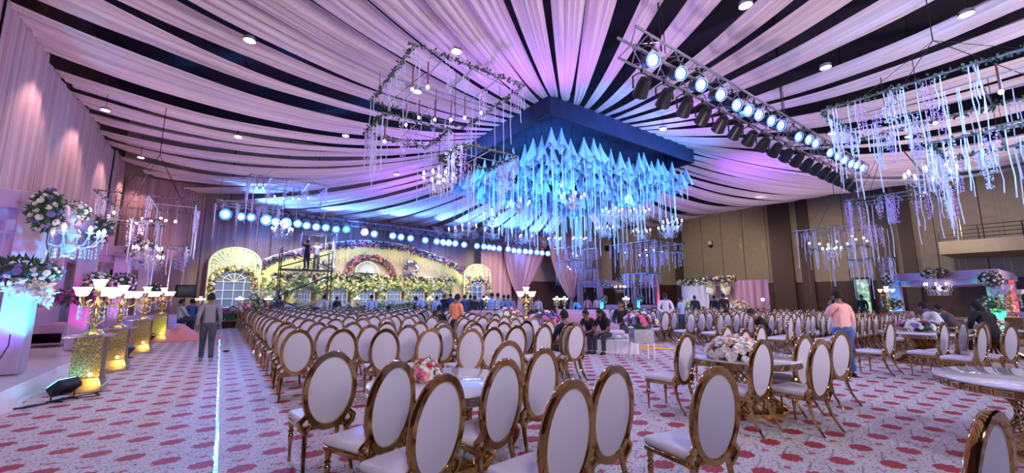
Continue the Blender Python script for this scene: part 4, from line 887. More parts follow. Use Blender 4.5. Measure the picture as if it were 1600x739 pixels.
# centre lamp stand with flowers either side
p=polar(822,12.9); t=pedestal((p.x,p.y,0),.95,.5,'ornate gold pedestal in the middle holding white lantern lamps'); candelabra((p.x,p.y,.98),1.0,'candelabra of white lantern lamps on the middle gold pedestal',4); point('centre_lamp',(p.x,p.y-.2,2.1),(1,.9,.7),20,.1)
p=polar(796,13.4); bouquet((p.x,p.y,.90),.42,.36,44,['wfl','wfl','pkfl'],'white and pink bouquet left of the middle gold pedestal',.085,130,out=.3)
p=polar(850,12.4); bouquet((p.x,p.y,.85),.5,.34,46,['wfl','vfl','pkfl','vfl'],'violet and white bouquet right of the middle gold pedestal',.085,150,out=.3)
b=MB(); b.lathe([(.3,0),(.25,.35),(.1,.5),(.3,.62)],14); pm2=b.mesh('flower_stand',M['oldgold'])
for x,D,lb in ((796,13.4,'gold stand under the white and pink bouquet'),(850,12.4,'gold stand under the violet bouquet')): q=polar(x,D); tag(obj('flower_stand',pm2,None,(q.x,q.y,0)),lb,'stand')
for k,(x,y,D) in enumerate([(870,474,20),(882,474,22),(978,472,24),(760,470,21),(672,472,22),(558,470,26),(314,470,24),(420,470,25),(375,445,26)]):
    q=polar(x,D); h=1.05; b=MB(); b.lathe([(.16,0),(.05,.06),(.03,.3),(.05,.6),(.03,.9),(.07,h)],12); tag(b.build('lamp_stand',M['gold2'],None,(q.x,q.y,0)),'slim gold stand under a glowing lamp group, %s of the far ones'%ORD[k],'stand','slim stands of the far lamps')
    candelabra((q.x,q.y,h),.62,'gold candelabra with glowing bowls in the distance, %s of the far ones'%ORD[k],4,'far candelabra lamps')
q=atZ(1576,560,0); q=polar(1578,22); t=pedestal((q.x,q.y,0),.95,.4,'gold pedestal at the right edge beside the red-lit post'); candelabra((q.x,q.y,.98),1.1,'dull gold candelabra on the pedestal at the right edge',5,None,'cloth')
q=polar(1386,24); b=MB(); b.lathe([(.16,0),(.05,.06),(.03,.3),(.05,.6),(.03,1.0),(.07,1.3)],12); tag(b.build('lamp_stand',M['gold2'],None,(q.x,q.y,0)),'slim gold stand left of the blue-lit post','stand'); candelabra((q.x,q.y,1.3),.8,'candelabra with glowing shades left of the blue-lit post',4)
# yellow and orange cloth on the floor in the middle
def heap(name,m_,c,rx,ry,h,lab,cat,seed,rz=0,nseg=48):
    b=MB(); ca,sa=math.cos(rz),math.sin(rz)
    def fn(u,v):
        a=u*2*PI; e=1+.22*math.sin(a*3+seed)+.12*nz(math.cos(a)*2,math.sin(a)*2,seed); x=rx*v*e*math.cos(a); y=ry*v*e*math.sin(a)
        r=nz(x*2.2+seed,y*2.2,seed); rdg=1-abs(nz(x*4+seed,y*3,2))*2; z=h*(1-v**2.2)*(.65+.7*r)+.10*h*rdg*(1-v**4)+.01
        return (c[0]+x*ca-y*sa,c[1]+x*sa+y*ca,max(.008,z))
    b.grid(fn,nseg,22); return tag(b.build(name,M[m_]),lab,cat)
q=atZ(263,533); heap('cloth_pile','pinkcl',(q.x+.1,q.y+.4),1.35,.95,.62,'heap of coral pink cloth on the carpet before the stage','cloth',3.1)
for k,(x,y,rx,ry,m_,lb) in enumerate([(985,541,.95,.35,'yel','yellow cloth lying flat in front of the white bench, left part'),(1018,545,.8,.3,'yel','yellow cloth lying flat on the carpet, right part'),(935,549,.8,.28,'org','orange patch of cloth on the carpet before the seated men'),(1048,530,.5,.2,'yel','small yellow cloth under the feet of the man in white')]):
    q=atZ(x,y); heap('floor_cloth',m_,(q.x,q.y),rx,ry,.035,lb,'cloth',k*2.3,-YAW)
b=MB(); a=atZ(900,543); c=atZ(1035,540); d_=(c-a); b.box(((a.x+c.x)/2,(a.y+c.y)/2,.02),(d_.length,.07,.035),math.atan2(d_.y,d_.x)); tag(b.build('wooden_batten',M['yel'],smooth=False),'long yellow wooden batten on the carpet before the seated men','batten')
# ---------------- right and far pavilions ----------------
r1,r2=atZ(1408,517),atZ(1568,530); w_=(r2-r1); nrm=Vector((w_.y,-w_.x,0)).normalized(); nrm=-nrm if nrm.dot(Vector((r1.x,r1.y,0)))<0 else nrm
r3,r4=polar(1579,29.5),polar(1396,31.5)
pavilion('draped pavilion by the right wall with blue, yellow, green and red lit posts',[(r1.x,r1.y),(r4.x,r4.y),(r3.x,r3.y),(r2.x,r2.y)],2.72,.42,.36)
mid=(r1+r2)/2
for (x,y,D,rx,rz_,lb) in [(1387,437,26.7,.2,.36,'white flower cluster at the top of the blue-lit right pavilion post'),(1548,436,24.6,.34,.28,'white and dark flower cluster at the top of the green-lit post'),(1460,427,25.6,.45,.15,'blue and white flower cluster on the middle of the right pavilion beam'),(1394,475,26.5,.36,.28,'white and blue flower arrangement low on the blue-lit post'),(1549,476,24.2,.46,.26,'leafy flower arrangement low on the green-lit post')]:
    bouquet(tuple(atD(x,y,D)),rx,rz_,40,['wfl','wfl','pfl'],lb,.055,200,'vine' if y<450 else 'green',dome=False,out=.7,group=None)
q=mid-nrm*.2; make_chandelier(1.05,'crystal chandelier under the right pavilion beam',atD(1466,449,26.2),cord=.3)
def toward(p): return (Vector((p.x,p.y,0))-nrm*.9)
for (p,c,e,zt) in [(r1,(.02,.45,1),420,1.2),(r2,(.02,1,.25),560,1.1),(r4,(.95,1,.12),380,1.1),(r3,(1,.08,.06),650,1.3)]:
    q=toward(p) if p is r1 or p is r2 else Vector((p.x,p.y,0))-nrm*.85; spot('post_uplight',(q.x,q.y,.25),(p.x,p.y,zt),c,e,65,.06)
point('right_pavilion_fill',(mid.x,mid.y,2.0),(1,.8,.75),30,.1)
a1,a2=atY(938,478,24.5),atY(1027,478,24.5)
pavilion('far centre draped pavilion with cyan, blue and red lit posts',[(a1.x,24.5),(a2.x,24.5),(a2.x+.6,27.5),(a1.x+.6,27.5)],3.05,.42,.34)
am_=atY(994,478,24.5); b=MB(); b.rbox((0,0,1.5),(.4,.4,3),.02,1); tag(b.build('pavilion_post',M['pav'],None,(am_.x,24.4,0)),'blue-lit draped post in the middle of the far pavilion','post')
for (x,z,c,e) in [(a1.x,1.3,(.02,.7,1),360),(am_.x,1.3,(.02,.5,1),380),(a2.x,1.4,(1,.06,.08),460)]: spot('post_uplight',(x-.2,23.5,.3),(x,24.6,z),c,e,65,.06)
spot('post_uplight',(am_.x-1.4,25.5,.3),(am_.x-1,28,2),(.05,.1,1),160,90,.06)
for (x,z,rx,rz_,lb) in [(a1.x,2.8,.25,.4,'leafy flower cluster at the top left of the far pavilion'),(a1.x-.1,1.4,.4,.45,'white arrangement glowing cyan low on the far pavilion left post'),(am_.x,1.5,.45,.45,'white arrangement glowing blue on the far pavilion middle post'),((a1.x+a2.x)/2-1.8,3.15,.55,.25,'white flower cluster on the far pavilion beam'),(am_.x-.1,2.9,.22,.45,'dark leafy cluster at the top of the far pavilion middle post')]:
    bouquet((x,24.0,z),rx*.75,rz_*.75,28,['wfl','wfl'],lb,.07,130,'vine',dome=False,out=.8)
make_chandelier(1.2,'crystal chandelier under the far pavilion beam',((a1.x+am_.x)/2,24.3,2.35),cord=.3)
# ---------------- small floral stage at the right ----------------
XS=30; g0,g1,g2=atX(1066,470,XS).y,atX(1152,470,XS).y,atX(1212,470,XS).y
def xdrape(name,y0,y1,x,zt,label,m_,amp=.10,lean=0):
    b=MB(); L_=abs(y1-y0); b.grid(lambda u,v:(x+lean*u+amp*math.sin(u*L_*13)*(.6+.4*v)+.04*nz(u*9,v,1),y0+(y1-y0)*u,zt*v+.01),int(L_*22),8)
    me=b.mesh(name,m_); 
    for k in me.uv_layers[0].data: k.uv=(k.uv[0]*L_/4,k.uv[1])
    return obj(name,me,label=label,cat='drape')
whd=pleat_mat('white_pleated_cloth',(.80,.74,.80),(.62,.55,.62),40,trans=.15)
xdrape('pleated_screen',g0,g1+2.0,XS,2.65,'white pleated screen at the left of the small floral stage',whd)
xdrape('pleated_screen',g1+2.0,g1,XS,2.65,'cream pleated screen behind the hanging flower baskets',M['sheer'])
xdrape('pleated_screen',g1,g2+.1,XS-.3,2.75,'rose pink pleated screen at the right of the small floral stage',M['curtain'],lean=-.3)
garland('flower_garland',[(XS-.3,g0,2.75),(XS-.35,(g0+g1)/2,2.85),(XS-.4,g1-.2,2.95)],.22,120,None,('wfl','pfl','yfl'),'vine',36,.11,label='garland of leaves with white and peach flowers along the top of the small stage',cat='garland')
for k,y in enumerate([g1+1.55,g1+.45]):
    t=thing('hanging_flower_basket','cream hanging basket of flowers on the small stage, %s one'%('left','right')[k],'basket',(XS-.55,y,2.0),0)
    b=MB(); b.lathe([(.05,-.28),(.18,-.2),(.27,0),(.33,.28),(.30,.28),(.22,0)],16); b.build('basket',M['lattice'],t)
    garland('flowers',[(-.25,-.2,.36),(.1,.25,.4),(0,0,-.2)],.22,60,t,('yfl','wfl'),'lgreen',40,.09)
for k,y in enumerate([g0-1.6,g1+.2,g1-.9]):
    bouquet((XS-1.6,y,.8),.65,.55,36,['wfl','yfl','wfl'],'green and white flower bush at the foot of the small stage, %s from the left'%ORD[k],.11,160,'lgreen',out=.5)
    b=MB(); b.rbox((0,0,.25),(.8,.8,.5),.03,1); tag(b.build('flower_box',M['cloth'],None,(XS-1.6,y,0)),'white box under the %s flower bush of the small stage'%ORD[k],'box')
spot('small_stage_light',(XS-5.5,g1+3.5,3.8),(XS,g1+1.2,1.8),(1,.95,.75),700,60,.1); spot('small_stage_pink',(XS-5,g2+1,3),(XS,g2+2,1.2),(1,.55,.5),420,70,.1); spot('small_stage_lilac',(XS-5,g0,3),(XS,g0-1,1.4),(.75,.6,1),240,70,.1)
for k,y in enumerate([g1+.2,g1-2.2]): b=MB(); b.lathe([(.08,0),(.11,.16),(.09,.18)],12); tag(b.build('glowing_lamp',M['lamp'],None,(XS-1.2,y,1.35)),'small glowing lamp in front of the small stage screen, %s'%('left one','right one')[k],'lamp')
# dark rigging and camera pods on the wall
for k,(x,y,Yv) in enumerate([(949,388,30.6)]):
    p=atY(x,y,Yv); t=thing('wall_speaker','small black speaker pod on the beige back wall','speaker',p); b=MB(); b.rbox((0,0,0),(.35,.3,.6),.05,2); b.build('body',M['black'],t); b=MB(); b.tube([(0,0,0),(0,.6,.3)],.04,6); b.build('bracket',M['black'],t)
p=atX(1110,382,48.6); t=thing('wall_speaker','small white and black pod on the beige wall right of the corner','speaker',p); b=MB(); b.rbox((0,0,.2),(.5,.4,.5),.08,2); b.build('body',M['cloth'],t); b=MB(); b.lathe([(.1,-.4),(.22,-.2),(.2,0)],12); b.build('dome',M['black'],t)
# ---------------- main stage ----------------
SY=30.0
def sp(x,y,yy=SY): return atY(x,y,yy)
t=thing('stage_platform','long low stage platform under the floral backdrop','stage',(8.5,28.9,0)); b=MB(); b.rbox((0,0,.25),(23,2.4,.5),.02,1); b.build('deck',M['wood'],t); b=MB(); b.grid(lambda u,v:(-11.5+23*u,-1.22+.03*math.sin(u*300)*(1-v),.5*v),200,2); b.build('skirt',M['cream'],t)
arc=[(402,418),(412,407),(428,401),(446,396),(466,391),(486,387),(500,384),(520,380),(545,378),(570,377),(595,379),(620,382),(645,388),(670,396),(695,405),(712,413),(722,422),(728,434)]
ap=[sp(x,y) for x,y in arc]
t=thing('stage_backdrop','wide arched floral backdrop of the main stage, lit yellow','stage backdrop',(0,SY,0))
b=MB(); poly=[(p.x,p.z) for p in ap]; poly=[(ap[0].x,.4)]+poly+[(ap[-1].x,.4)]; b.prism(poly,(0,.14,0),(1,0,0),(0,0,1),.06); b.build('back_panel',mat('dusty_beige_panel',(.60,.44,.34),.8,var=.08,vs=3),t,smooth=False)
b=MB(); b.tube([(p.x,-.1,p.z) for p in ap],.10,8); b.build('arch_frame',M['lattice'],t)
garland('arch_garland',[(p.x,-.22,p.z-.22) for p in ap],.24,90,t,('vfl','mag','wfl','pkfl','vfl'),'vine',70,.10)
b=MB(); n=230
for k in range(n):
    u=k/n*(len(ap)-1); i=int(u); q=ap[i].lerp(ap[i+1],u-i); l_=.7+.5*rnd.random(); b.tube([(q.x+.02*rnd.random(),-.2,q.z-.3),(q.x,-.2,q.z-.3-l_)],[.034,.018],4)
o=b.build('hanging_flower_fringe',M['yfl'],t); o['kind']='stuff'
b=MB(); n=110
for k in range(n):
    u=k/n*(len(ap)-1); i=int(u); q=ap[i].lerp(ap[i+1],u-i); b.tube([(q.x+.05,-.18,q.z-.3),(q.x+.05,-.18,q.z-1.7)],.012,4)
o=b.build('hanging_strings',M['lgreen'],t); o['kind']='stuff'
# horizontal floral cornice and the columns between windows
h0,h1=sp(500,424),sp(706,434); hl=sp(425,420)
garland('cornice_garland',[(hl.x,-.35,2.9),(h0.x,-.35,3.0),(sp(600,427).x,-.35,2.98),(h1.x,-.35,2.9)],.22,110,t,('wfl','yfl','pfl'),'vine',45,.10)
wins=[(428,442),(466,484),(513,541),(560,583),(602,624),(641,660),(675,690)]
for k,(x0,x1) in enumerate(wins):
    X0,X1=sp(x0,450).x,sp(x1,450).x; zb,zt=.75,2.15; w=X1-X0
    f=thing('arched_window_panel','blue-backed white grille window panel of the stage, %s from the left'%ORD[k],'window panel',(X0+w/2,SY-.32,0),0,'window panels along the stage')
    poly=[(-w/2,zb),(w/2,zb),(w/2,zt-w*.3)]+[(w/2*math.cos(a),zt-w*.3+w*.35*math.sin(a)) for a in [PI*q/8 for q in range(1,8)]]+[(-w/2,zt-w*.3)]
    b=MB(); b.prism(poly,(0,.06,0),(1,0,0),(0,0,1),.04); b.build('glass',M['winglass'],f,smooth=False)
    b=MB(); b.tube([(x,-.02,z) for x,z in poly],.045,6,closed=True); b.build('frame',M['lattice'],f)
    b=MB()
    for q in range(1,4): b.tube([(-w/2+w*q/4,-.02,zb),(-w/2+w*q/4,-.02,zt-.12)],.022,5)
    for q in range(1,4): b.tube([(-w/2,-.02,zb+(zt-zb)*q/4),(w/2,-.02,zb+(zt-zb)*q/4)],.022,5)
    b.build('grille',M['cloth'],f)
    # leafy swag over each window
    tag(garland('window_swag',[(X0-.1,SY-.5,2.2),(X0+w*.25,SY-.55,2.6),(X0+w*.5,SY-.6,2.35),(X0+w*.75,SY-.55,2.6),(X1+.1,SY-.5,2.2)],.26,75,None,('yfl','wfl','yfl'),'lgreen',45,.11),'yellow-lit flower swag over the %s window panel'%ORD[k],'garland','flower swags over the windows')
cxs=[sp(x,450).x for x in (419,455,498,551,592,632,668,698)]
for k,x in enumerate(cxs):
    t2=thing('stage_column','cream draped column between stage windows, %s from the left'%ORD[k],'column',(x,SY-.45,0),0,'columns of the stage')
    b=MB(); b.lathe([(.26,.5),(.26,.62),(.19,.68),(.17,2.55),(.22,2.65),(.28,2.8)],14); b.build('shaft',M['cream'],t2)
    garland('flower_wrap',[(.0,-.2,1.1),(.1,-.2,1.6),(-.1,-.2,2.1),(.1,-.25,2.7)],.24,60,t2,('yfl','wfl'),'lgreen',34,.11)
# fan medallion and garland arch in the centre
def fan(c,r,label,ry=1.0,spokes=13):
    f=thing('fan_medallion',label,'ornament',(c.x,SY-.35,c.z))
    poly=[(r*math.cos(PI*q/20),r*ry*math.sin(PI*q/20)) for q in range(21)]; b=MB(); b.prism(poly,(0,.06,0),(1,0,0),(0,0,1),.04); b.build('panel',M['lgreen'],f,smooth=False)
    b=MB()
    for q in range(spokes): a=PI*(q+.5)/spokes; b.tube([(.15*r*math.cos(a),-.03,.15*r*ry*math.sin(a)),(.6*r*math.cos(a-.06),-.05,.6*r*ry*math.sin(a-.06)),(.94*r*math.cos(a),-.03,.94*r*ry*math.sin(a))],[.02,.05,.02],5)
    b.tube([(r*math.cos(PI*q/20),-.03,r*ry*math.sin(PI*q/20)) for q in range(21)],.05,6); b.build('spokes',M['cloth'],f); return f
c=sp(571,427); fan(c,sp(589,420).x-c.x,'half-round white fan ornament at the middle of the stage')
gp=[sp(x,y) for x,y in [(541,425),(545,413),(555,406),(570,402),(585,403),(598,409),(607,418),(611,430)]]
tag(garland('garland_arch',[(q.x,SY-.45,q.z) for q in gp],.20,110,None,('orfl','pkfl','vfl','orfl'),'vine',70,.10),'arched garland of orange and pink flowers around the white fan','garland')
c=sp(639,419); tag(garland('flower_wreath',[(c.x+.42*math.cos(a),SY-.45,c.z+.45*math.sin(a)) for a in [2*PI*q/14 for q in range(15)]],.14,110,None,('vfl','wfl'),'vine',60,.09),'small round flower wreath right of the white fan','wreath')
c=sp(507,420); tag(garland('flower_wreath',[(c.x+.42*math.cos(a),SY-.45,c.z+.5*math.sin(a)) for a in [2*PI*q/14 for q in range(15)]],.14,110,None,('wfl','wfl'),'vine',60,.09),'small round flower wreath by the scaffold right post','wreath')
# side arches
def side_arch(x0,x1,ytop,ybot,label,glass='winglass'):
    A,B=sp(x0,450,29.6),sp(x1,450,29.6); zt=sp((x0+x1)/2,ytop,29.6).z; w=B.x-A.x; f=thing('side_arch_panel',label,'arch panel',((A.x+B.x)/2,29.6,0))
    r=w/2; zs=zt-r*.75; arcp=[(r*math.cos(PI*q/24),zs+r*.75*math.sin(PI*q/24)) for q in range(25)]
    ri=r*.70; ri=r*.80; zi=.5+(zt-.5)*.70-ri*.8; inn=[(ri*math.cos(PI*q/24),zi+ri*math.sin(PI*q/24)*.8) for q in range(25)]
    # pierced panel = outer minus inner, built as a strip between the two outlines
    b=MB(); o_=[(r,.5)]+arcp+[(-r,.5)]; i_=[(ri,.5)]+inn+[(-ri,.5)]; k=len(o_)
    vs=[(x,y,z) for y in (0,.07) for (x,z) in o_+i_]; fs=[]
    for q in range(k-1): fs+=[(q,q+1,k+q+1,k+q),(2*k+q,3*k+q,3*k+q+1,2*k+q+1),(q,2*k+q,2*k+q+1,q+1),(k+q,k+q+1,3*k+q+1,3*k+q)]
    b.add(vs,fs); b.build('pierced_frame',pm3,f,smooth=False)
    b=MB(); b.tube([(x,-.04,z) for x,z in o_],.06,6); b.tube([(x,-.04,z) for x,z in i_],.04,6); b.build('moulding',M['lattice'],f)
    b=MB(); n=15
    for q in range(n): a=PI*(q+.5)/n; b.tube([(r*.25*math.cos(a),-.05,zi+ri*.8+ .0+.05*math.sin(a)),(r*.9*math.cos(a),-.05,zs+r*.70*math.sin(a))],[.03,.05],5)
    b.build('fan_spokes',M['lattice'],f)
    b=MB(); b.prism([(ri,.5)]+inn+[(-ri,.5)],(0,.12,0),(1,0,0),(0,0,1),.04); g_=b.build('window_glass',M[glass],f,smooth=False)
    b=MB()
    for q in (-.5,0,.5): b.tube([(q*ri,-.01,.5),(q*ri,-.01,zi+.05)],.025,5)
    for q in (1.0,1.5,2.0,2.5): 
        if q<zi+.1: b.tube([(-ri,-.01,q),(ri,-.01,q)],.025,5)
    for q in range(1,6): a=PI*q/6; b.tube([(0,-.01,zi),(ri*math.cos(a),-.01,zi+ri*.8*math.sin(a))],.025,5)
    b.tube([(ri*.55*math.cos(PI*q/12),-.01,zi+ri*.45*math.sin(PI*q/12)) for q in range(13)],.025,5); b.build('grille',M['cloth'],f)
    garland('flower_ring',[(x*1.02,-.2,z) for x,z in [(ri,1.0)]+inn+[(-ri,1.0)]],.16,70,f,('yfl','pfl','wfl','yfl'),'vine',46,.11)
pm3=bpy.data.materials.new('pierced_cream_lattice'); pm3.use_nodes=True; nt=pm3.node_tree; bb=nt.nodes['Principled BSDF']; v=nt.nodes.new('ShaderNodeTexVoronoi'); v.feature='DISTANCE_TO_EDGE'; v.inputs['Scale'].default_value=4; tc=nt.nodes.new('ShaderNodeTexCoord'); cr=nt.nodes.new('ShaderNodeValToRGB')
cr.color_ramp.elements[0].position=.05; cr.color_ramp.elements[1].position=.09; cr.color_ramp.elements[0].color=(.78,.78,.50,1); cr.color_ramp.elements[1].color=(.35,.42,.26,1); nt.links.new(tc.outputs['Object'],v.inputs['Vector']); nt.links.new(v.outputs['Distance'],cr.inputs[0]); nt.links.new(cr.outputs[0],bb.inputs['Base Color'])
side_arch(323,404,387,480,'large arched window panel with a fan top at the left end of the stage')
side_arch(725,766,413,480,'narrower arched window panel with a fan top at the right end of the stage')
spot('stage_light_right',atY(745,440,26.5)+Vector((0,0,2.2)),atY(745,445,29.7),(1,.95,.5),330,50,.1)
# planting along the stage front
kinds=[('wfl','yfl'),('mag','mag','pkfl'),('wfl','wfl'),('yfl','wfl'),('vfl','wfl')]
for k,(x,D,w,h,kd,lv,nm) in enumerate([(330,27.8,.9,.55,0,'green','low green bush with white flowers at the left end of the stage'),(362,26.6,1.7,.45,1,'green','long bed of magenta flowers left of the scaffold'),(398,27.5,.9,.8,3,'lgreen','spiky pale grass clump left of the scaffold'),(412,28,.8,1.4,0,'green','tall leafy shrub between side arch and stage'),(455,28.4,1.0,.6,2,'green','low green bush behind the scaffold base'),(480,28.6,1.0,.8,3,'lgreen','yellow-green shrub at the foot of the scaffold'),
  (525,29.5,1.2,.7,2,'green','dark green bush right of the scaffold'),(548,30,1.0,.55,0,'lgreen','pale green mound before the second stage window'),(575,31,1.1,.8,2,'green','leafy bush before the middle of the stage'),(598,31.5,1.1,.9,2,'lgreen','grassy pale clump right of the middle of the stage'),(622,32.5,1.2,.8,0,'green','green bush before the fourth stage window'),(646,33.5,1.2,.9,2,'green','dark bush before the fifth stage window'),(668,34.5,1.1,.8,0,'green','green bush near the right end of the stage'),(700,35.5,1.2,.9,3,'green','green bush between stage and right side arch'),(745,36,1.4,.9,3,'lgreen','pale flowers at the foot of the right side arch')]):
    q=polar(x,D); q=q*min(1,27.0/q.y); t=thing('flower_bush',nm,'bush',(q.x,q.y,0),0,'planting along the stage front'); b=MB()
    for _ in range(420):
        a=rnd.uniform(0,6.28); r=rnd.random()**.5*w*.7; p=Vector((r*math.cos(a),r*.5*math.sin(a),.3+h*rnd.random()*.8)); leaf(b,p,Vector((math.cos(a)*.4,math.sin(a)*.3,1))+rdir()*.4,.25+.2*rnd.random(),.03)
    b.build('foliage',M[lv],t,smooth=False)
    b=MB(); b.lathe([(.28,0),(.34,.32),(.3,.34)],12); b.build('pot',M['wood'],t)
    b=MB()
    for j in range(44):
        a=rnd.uniform(0,6.28); r=rnd.random()**.5*w*.75; blossom_into(b,(r*math.cos(a),r*.5*math.sin(a)-.1,.45+h*(.5+.6*rnd.random())),.08,(0,-.6,1),6)
    b.build('blossoms',M[kinds[kd][0]],t)
# ---------------- scaffold ----------------
SX,SYY=atY(477,430,25.9).x,25.9
t=thing('scaffold_tower','steel scaffold tower with a plank deck standing before the stage','scaffold',(SX,SYY,0)); W2,D2,HS=1.3,.5,4.35
zd=atY(475,421,25.9).z
ps=[(-W2,-D2),(W2,-D2),(W2,D2),(-W2,D2)]
for x,y in ps: b=MB(); b.tube([(x,y,0),(x,y,HS if x<0 else HS-.1)],.03,8); b.build('upright',M['dark'],t)
b=MB()
for x in (-W2,W2):
    for k in range(9): b.tube([(x,-D2,.3+.5*k),(x,D2,.3+.5*k)],.02,6)
b.build('ladder_rungs',M['dark'],t)
b=MB()
for y in (-D2,D2):
    for k in range(2): 
        z0=.3+k*1.35; b.tube([(-W2,y,z0),(W2,y,z0+1.2)],.02,6); b.tube([(W2,y,z0),(-W2,y,z0+1.2)],.02,6)
    b.tube([(-W2,y,zd+.1),(W2,y,zd+1.0)],.02,6); b.tube([(W2,y,zd+.1),(-W2,y,zd+1.0)],.02,6)
b.build('cross_braces',M['dark'],t)
b=MB(); b.box((0,0,zd-.05),(2*W2+.1,2*D2,.07)); b.build('deck',M['dark'],t,smooth=False)
# ---------------- people ----------------
def skinmesh(edges,pts,rad,sub=1):
    """one continuous surface grown around a joint skeleton"""
    me=bpy.data.meshes.new('tmp'); names=list(pts); me.from_pydata([pts[n] for n in names],[(names.index(a),names.index(b_)) for a,b_ in edges],[])
    o=bpy.data.objects.new('tmp',me); C.objects.link(o); m=o.modifiers.new('s','SKIN'); m.use_smooth_shade=True
    for i,n in enumerate(names):
        r=rad[n]; r=r if isinstance(r,tuple) else (r,r); me.skin_vertices[0].data[i].radius=r
        me.skin_vertices[0].data[i].use_root=(i==0)
    m2=o.modifiers.new('u','SUBSURF'); m2.levels=sub; m2.render_levels=sub
    dg=bpy.context.evaluated_depsgraph_get(); ev=o.evaluated_get(dg); r=bpy.data.meshes.new_from_object(ev)
    vs=[v.co.copy() for v in r.vertices]; fs=[tuple(p.vertices) for p in r.polygons]; bpy.data.objects.remove(o); bpy.data.meshes.remove(me); bpy.data.meshes.remove(r); return vs,fs
def pose(kind):
    P=dict(pel=(0,0,.93),waist=(0,.01,1.08),chest=(0,.015,1.27),nb=(0,0,1.42),neck=(0,.015,1.49),head=(0,.03,1.585),
      shL=(-.175,0,1.385),shR=(.175,0,1.385),elL=(-.225,-.03,1.12),elR=(.225,-.03,1.12),wrL=(-.235,.04,.88),wrR=(.235,.04,.88),
      hipL=(-.09,0,.90),hipR=(.09,0,.90),knL=(-.105,.02,.49),knR=(.105,.02,.49),anL=(-.11,-.03,.08),anR=(.11,-.03,.08))
    if kind=='walk': P.update(knL=(-.09,.16,.51),anL=(-.09,.22,.10),knR=(.09,-.02,.50),anR=(.10,-.30,.14),elL=(-.23,-.10,1.14),wrL=(-.24,-.04,.90),elR=(.23,.03,1.13),wrR=(.235,.16,.92))
    if kind=='back_hands': P.update(elL=(-.27,-.10,1.13),elR=(.27,-.10,1.13),wrL=(-.06,-.17,.98),wrR=(.06,-.17,.96))
    if kind=='chin': P.update(elL=(-.20,.14,1.18),wrL=(-.06,.17,1.42),elR=(.24,-.04,1.12),wrR=(.22,.12,.94),head=(0,.05,1.58))
    if kind=='phone': P.update(elL=(-.2,.02,1.13),wrL=(-.06,.24,1.20),elR=(.2,.02,1.13),wrR=(.07,.24,1.18),head=(0,.06,1.57))
    if kind=='reach': P.update(elL=(-.25,.12,1.42),wrL=(-.16,.28,1.66),elR=(.25,.12,1.40),wrR=(.17,.30,1.62))
    if kind=='bend': P.update(waist=(0,.06,1.05),chest=(0,.19,1.18),nb=(0,.32,1.27),neck=(0,.38,1.31),head=(0,.46,1.35),shL=(-.17,.29,1.24),shR=(.17,.29,1.24),elL=(-.19,.34,.96),elR=(.19,.34,.96),wrL=(-.12,.48,.82),wrR=(.12,.48,.82))
    if kind.startswith('sit'):
        dz=-.40
        for k in ('pel','waist','chest','nb','neck','head','shL','shR','elL','elR','wrL','wrR'): x,y,z=P[k]; P[k]=(x,y,z+dz)
        P.update(hipL=(-.09,.02,.53),hipR=(.09,.02,.53),knL=(-.14,.43,.50),knR=(.14,.43,.50),anL=(-.14,.42,.08),anR=(.14,.42,.08),elL=(-.22,.10,.76),elR=(.22,.10,.76),wrL=(-.08,.32,.66),wrR=(.08,.32,.66))
        if kind=='sit_lean':
            for k,q in dict(waist=.05,chest=.14,nb=.22,neck=.26,head=.32,shL=.20,shR=.20).items(): x,y,z=P[k]; P[k]=(x,y+q,z-q*.25)
            P.update(elL=(-.21,.30,.66),elR=(.21,.30,.66),wrL=(-.04,.50,.58),wrR=(.05,.50,.57))
        if kind=='sit_slouch':
            for k,q in dict(waist=.07,chest=.20,nb=.33,neck=.39,head=.47,shL=.30,shR=.30).items(): x,y,z=P[k]; P[k]=(x,y+q,z-q*.42)
            P.update(elL=(-.21,.38,.58),elR=(.21,.38,.58),wrL=(-.06,.52,.50),wrR=(.07,.52,.50))
    return P
ED=[('pel','waist'),('waist','chest'),('chest','nb'),('nb','neck'),('neck','head')]+[e for s in 'LR' for e in (('nb','sh'+s),('sh'+s,'el'+s),('el'+s,'wr'+s),('pel','hip'+s),('hip'+s,'kn'+s),('kn'+s,'an'+s))]
shirts={}
def cm(col,kind='cl'):
    k=tuple(col)
    if k not in shirts: shirts[k]=mat('garment_cloth',col,.85,bump=.2,bs=25)
    return shirts[k]
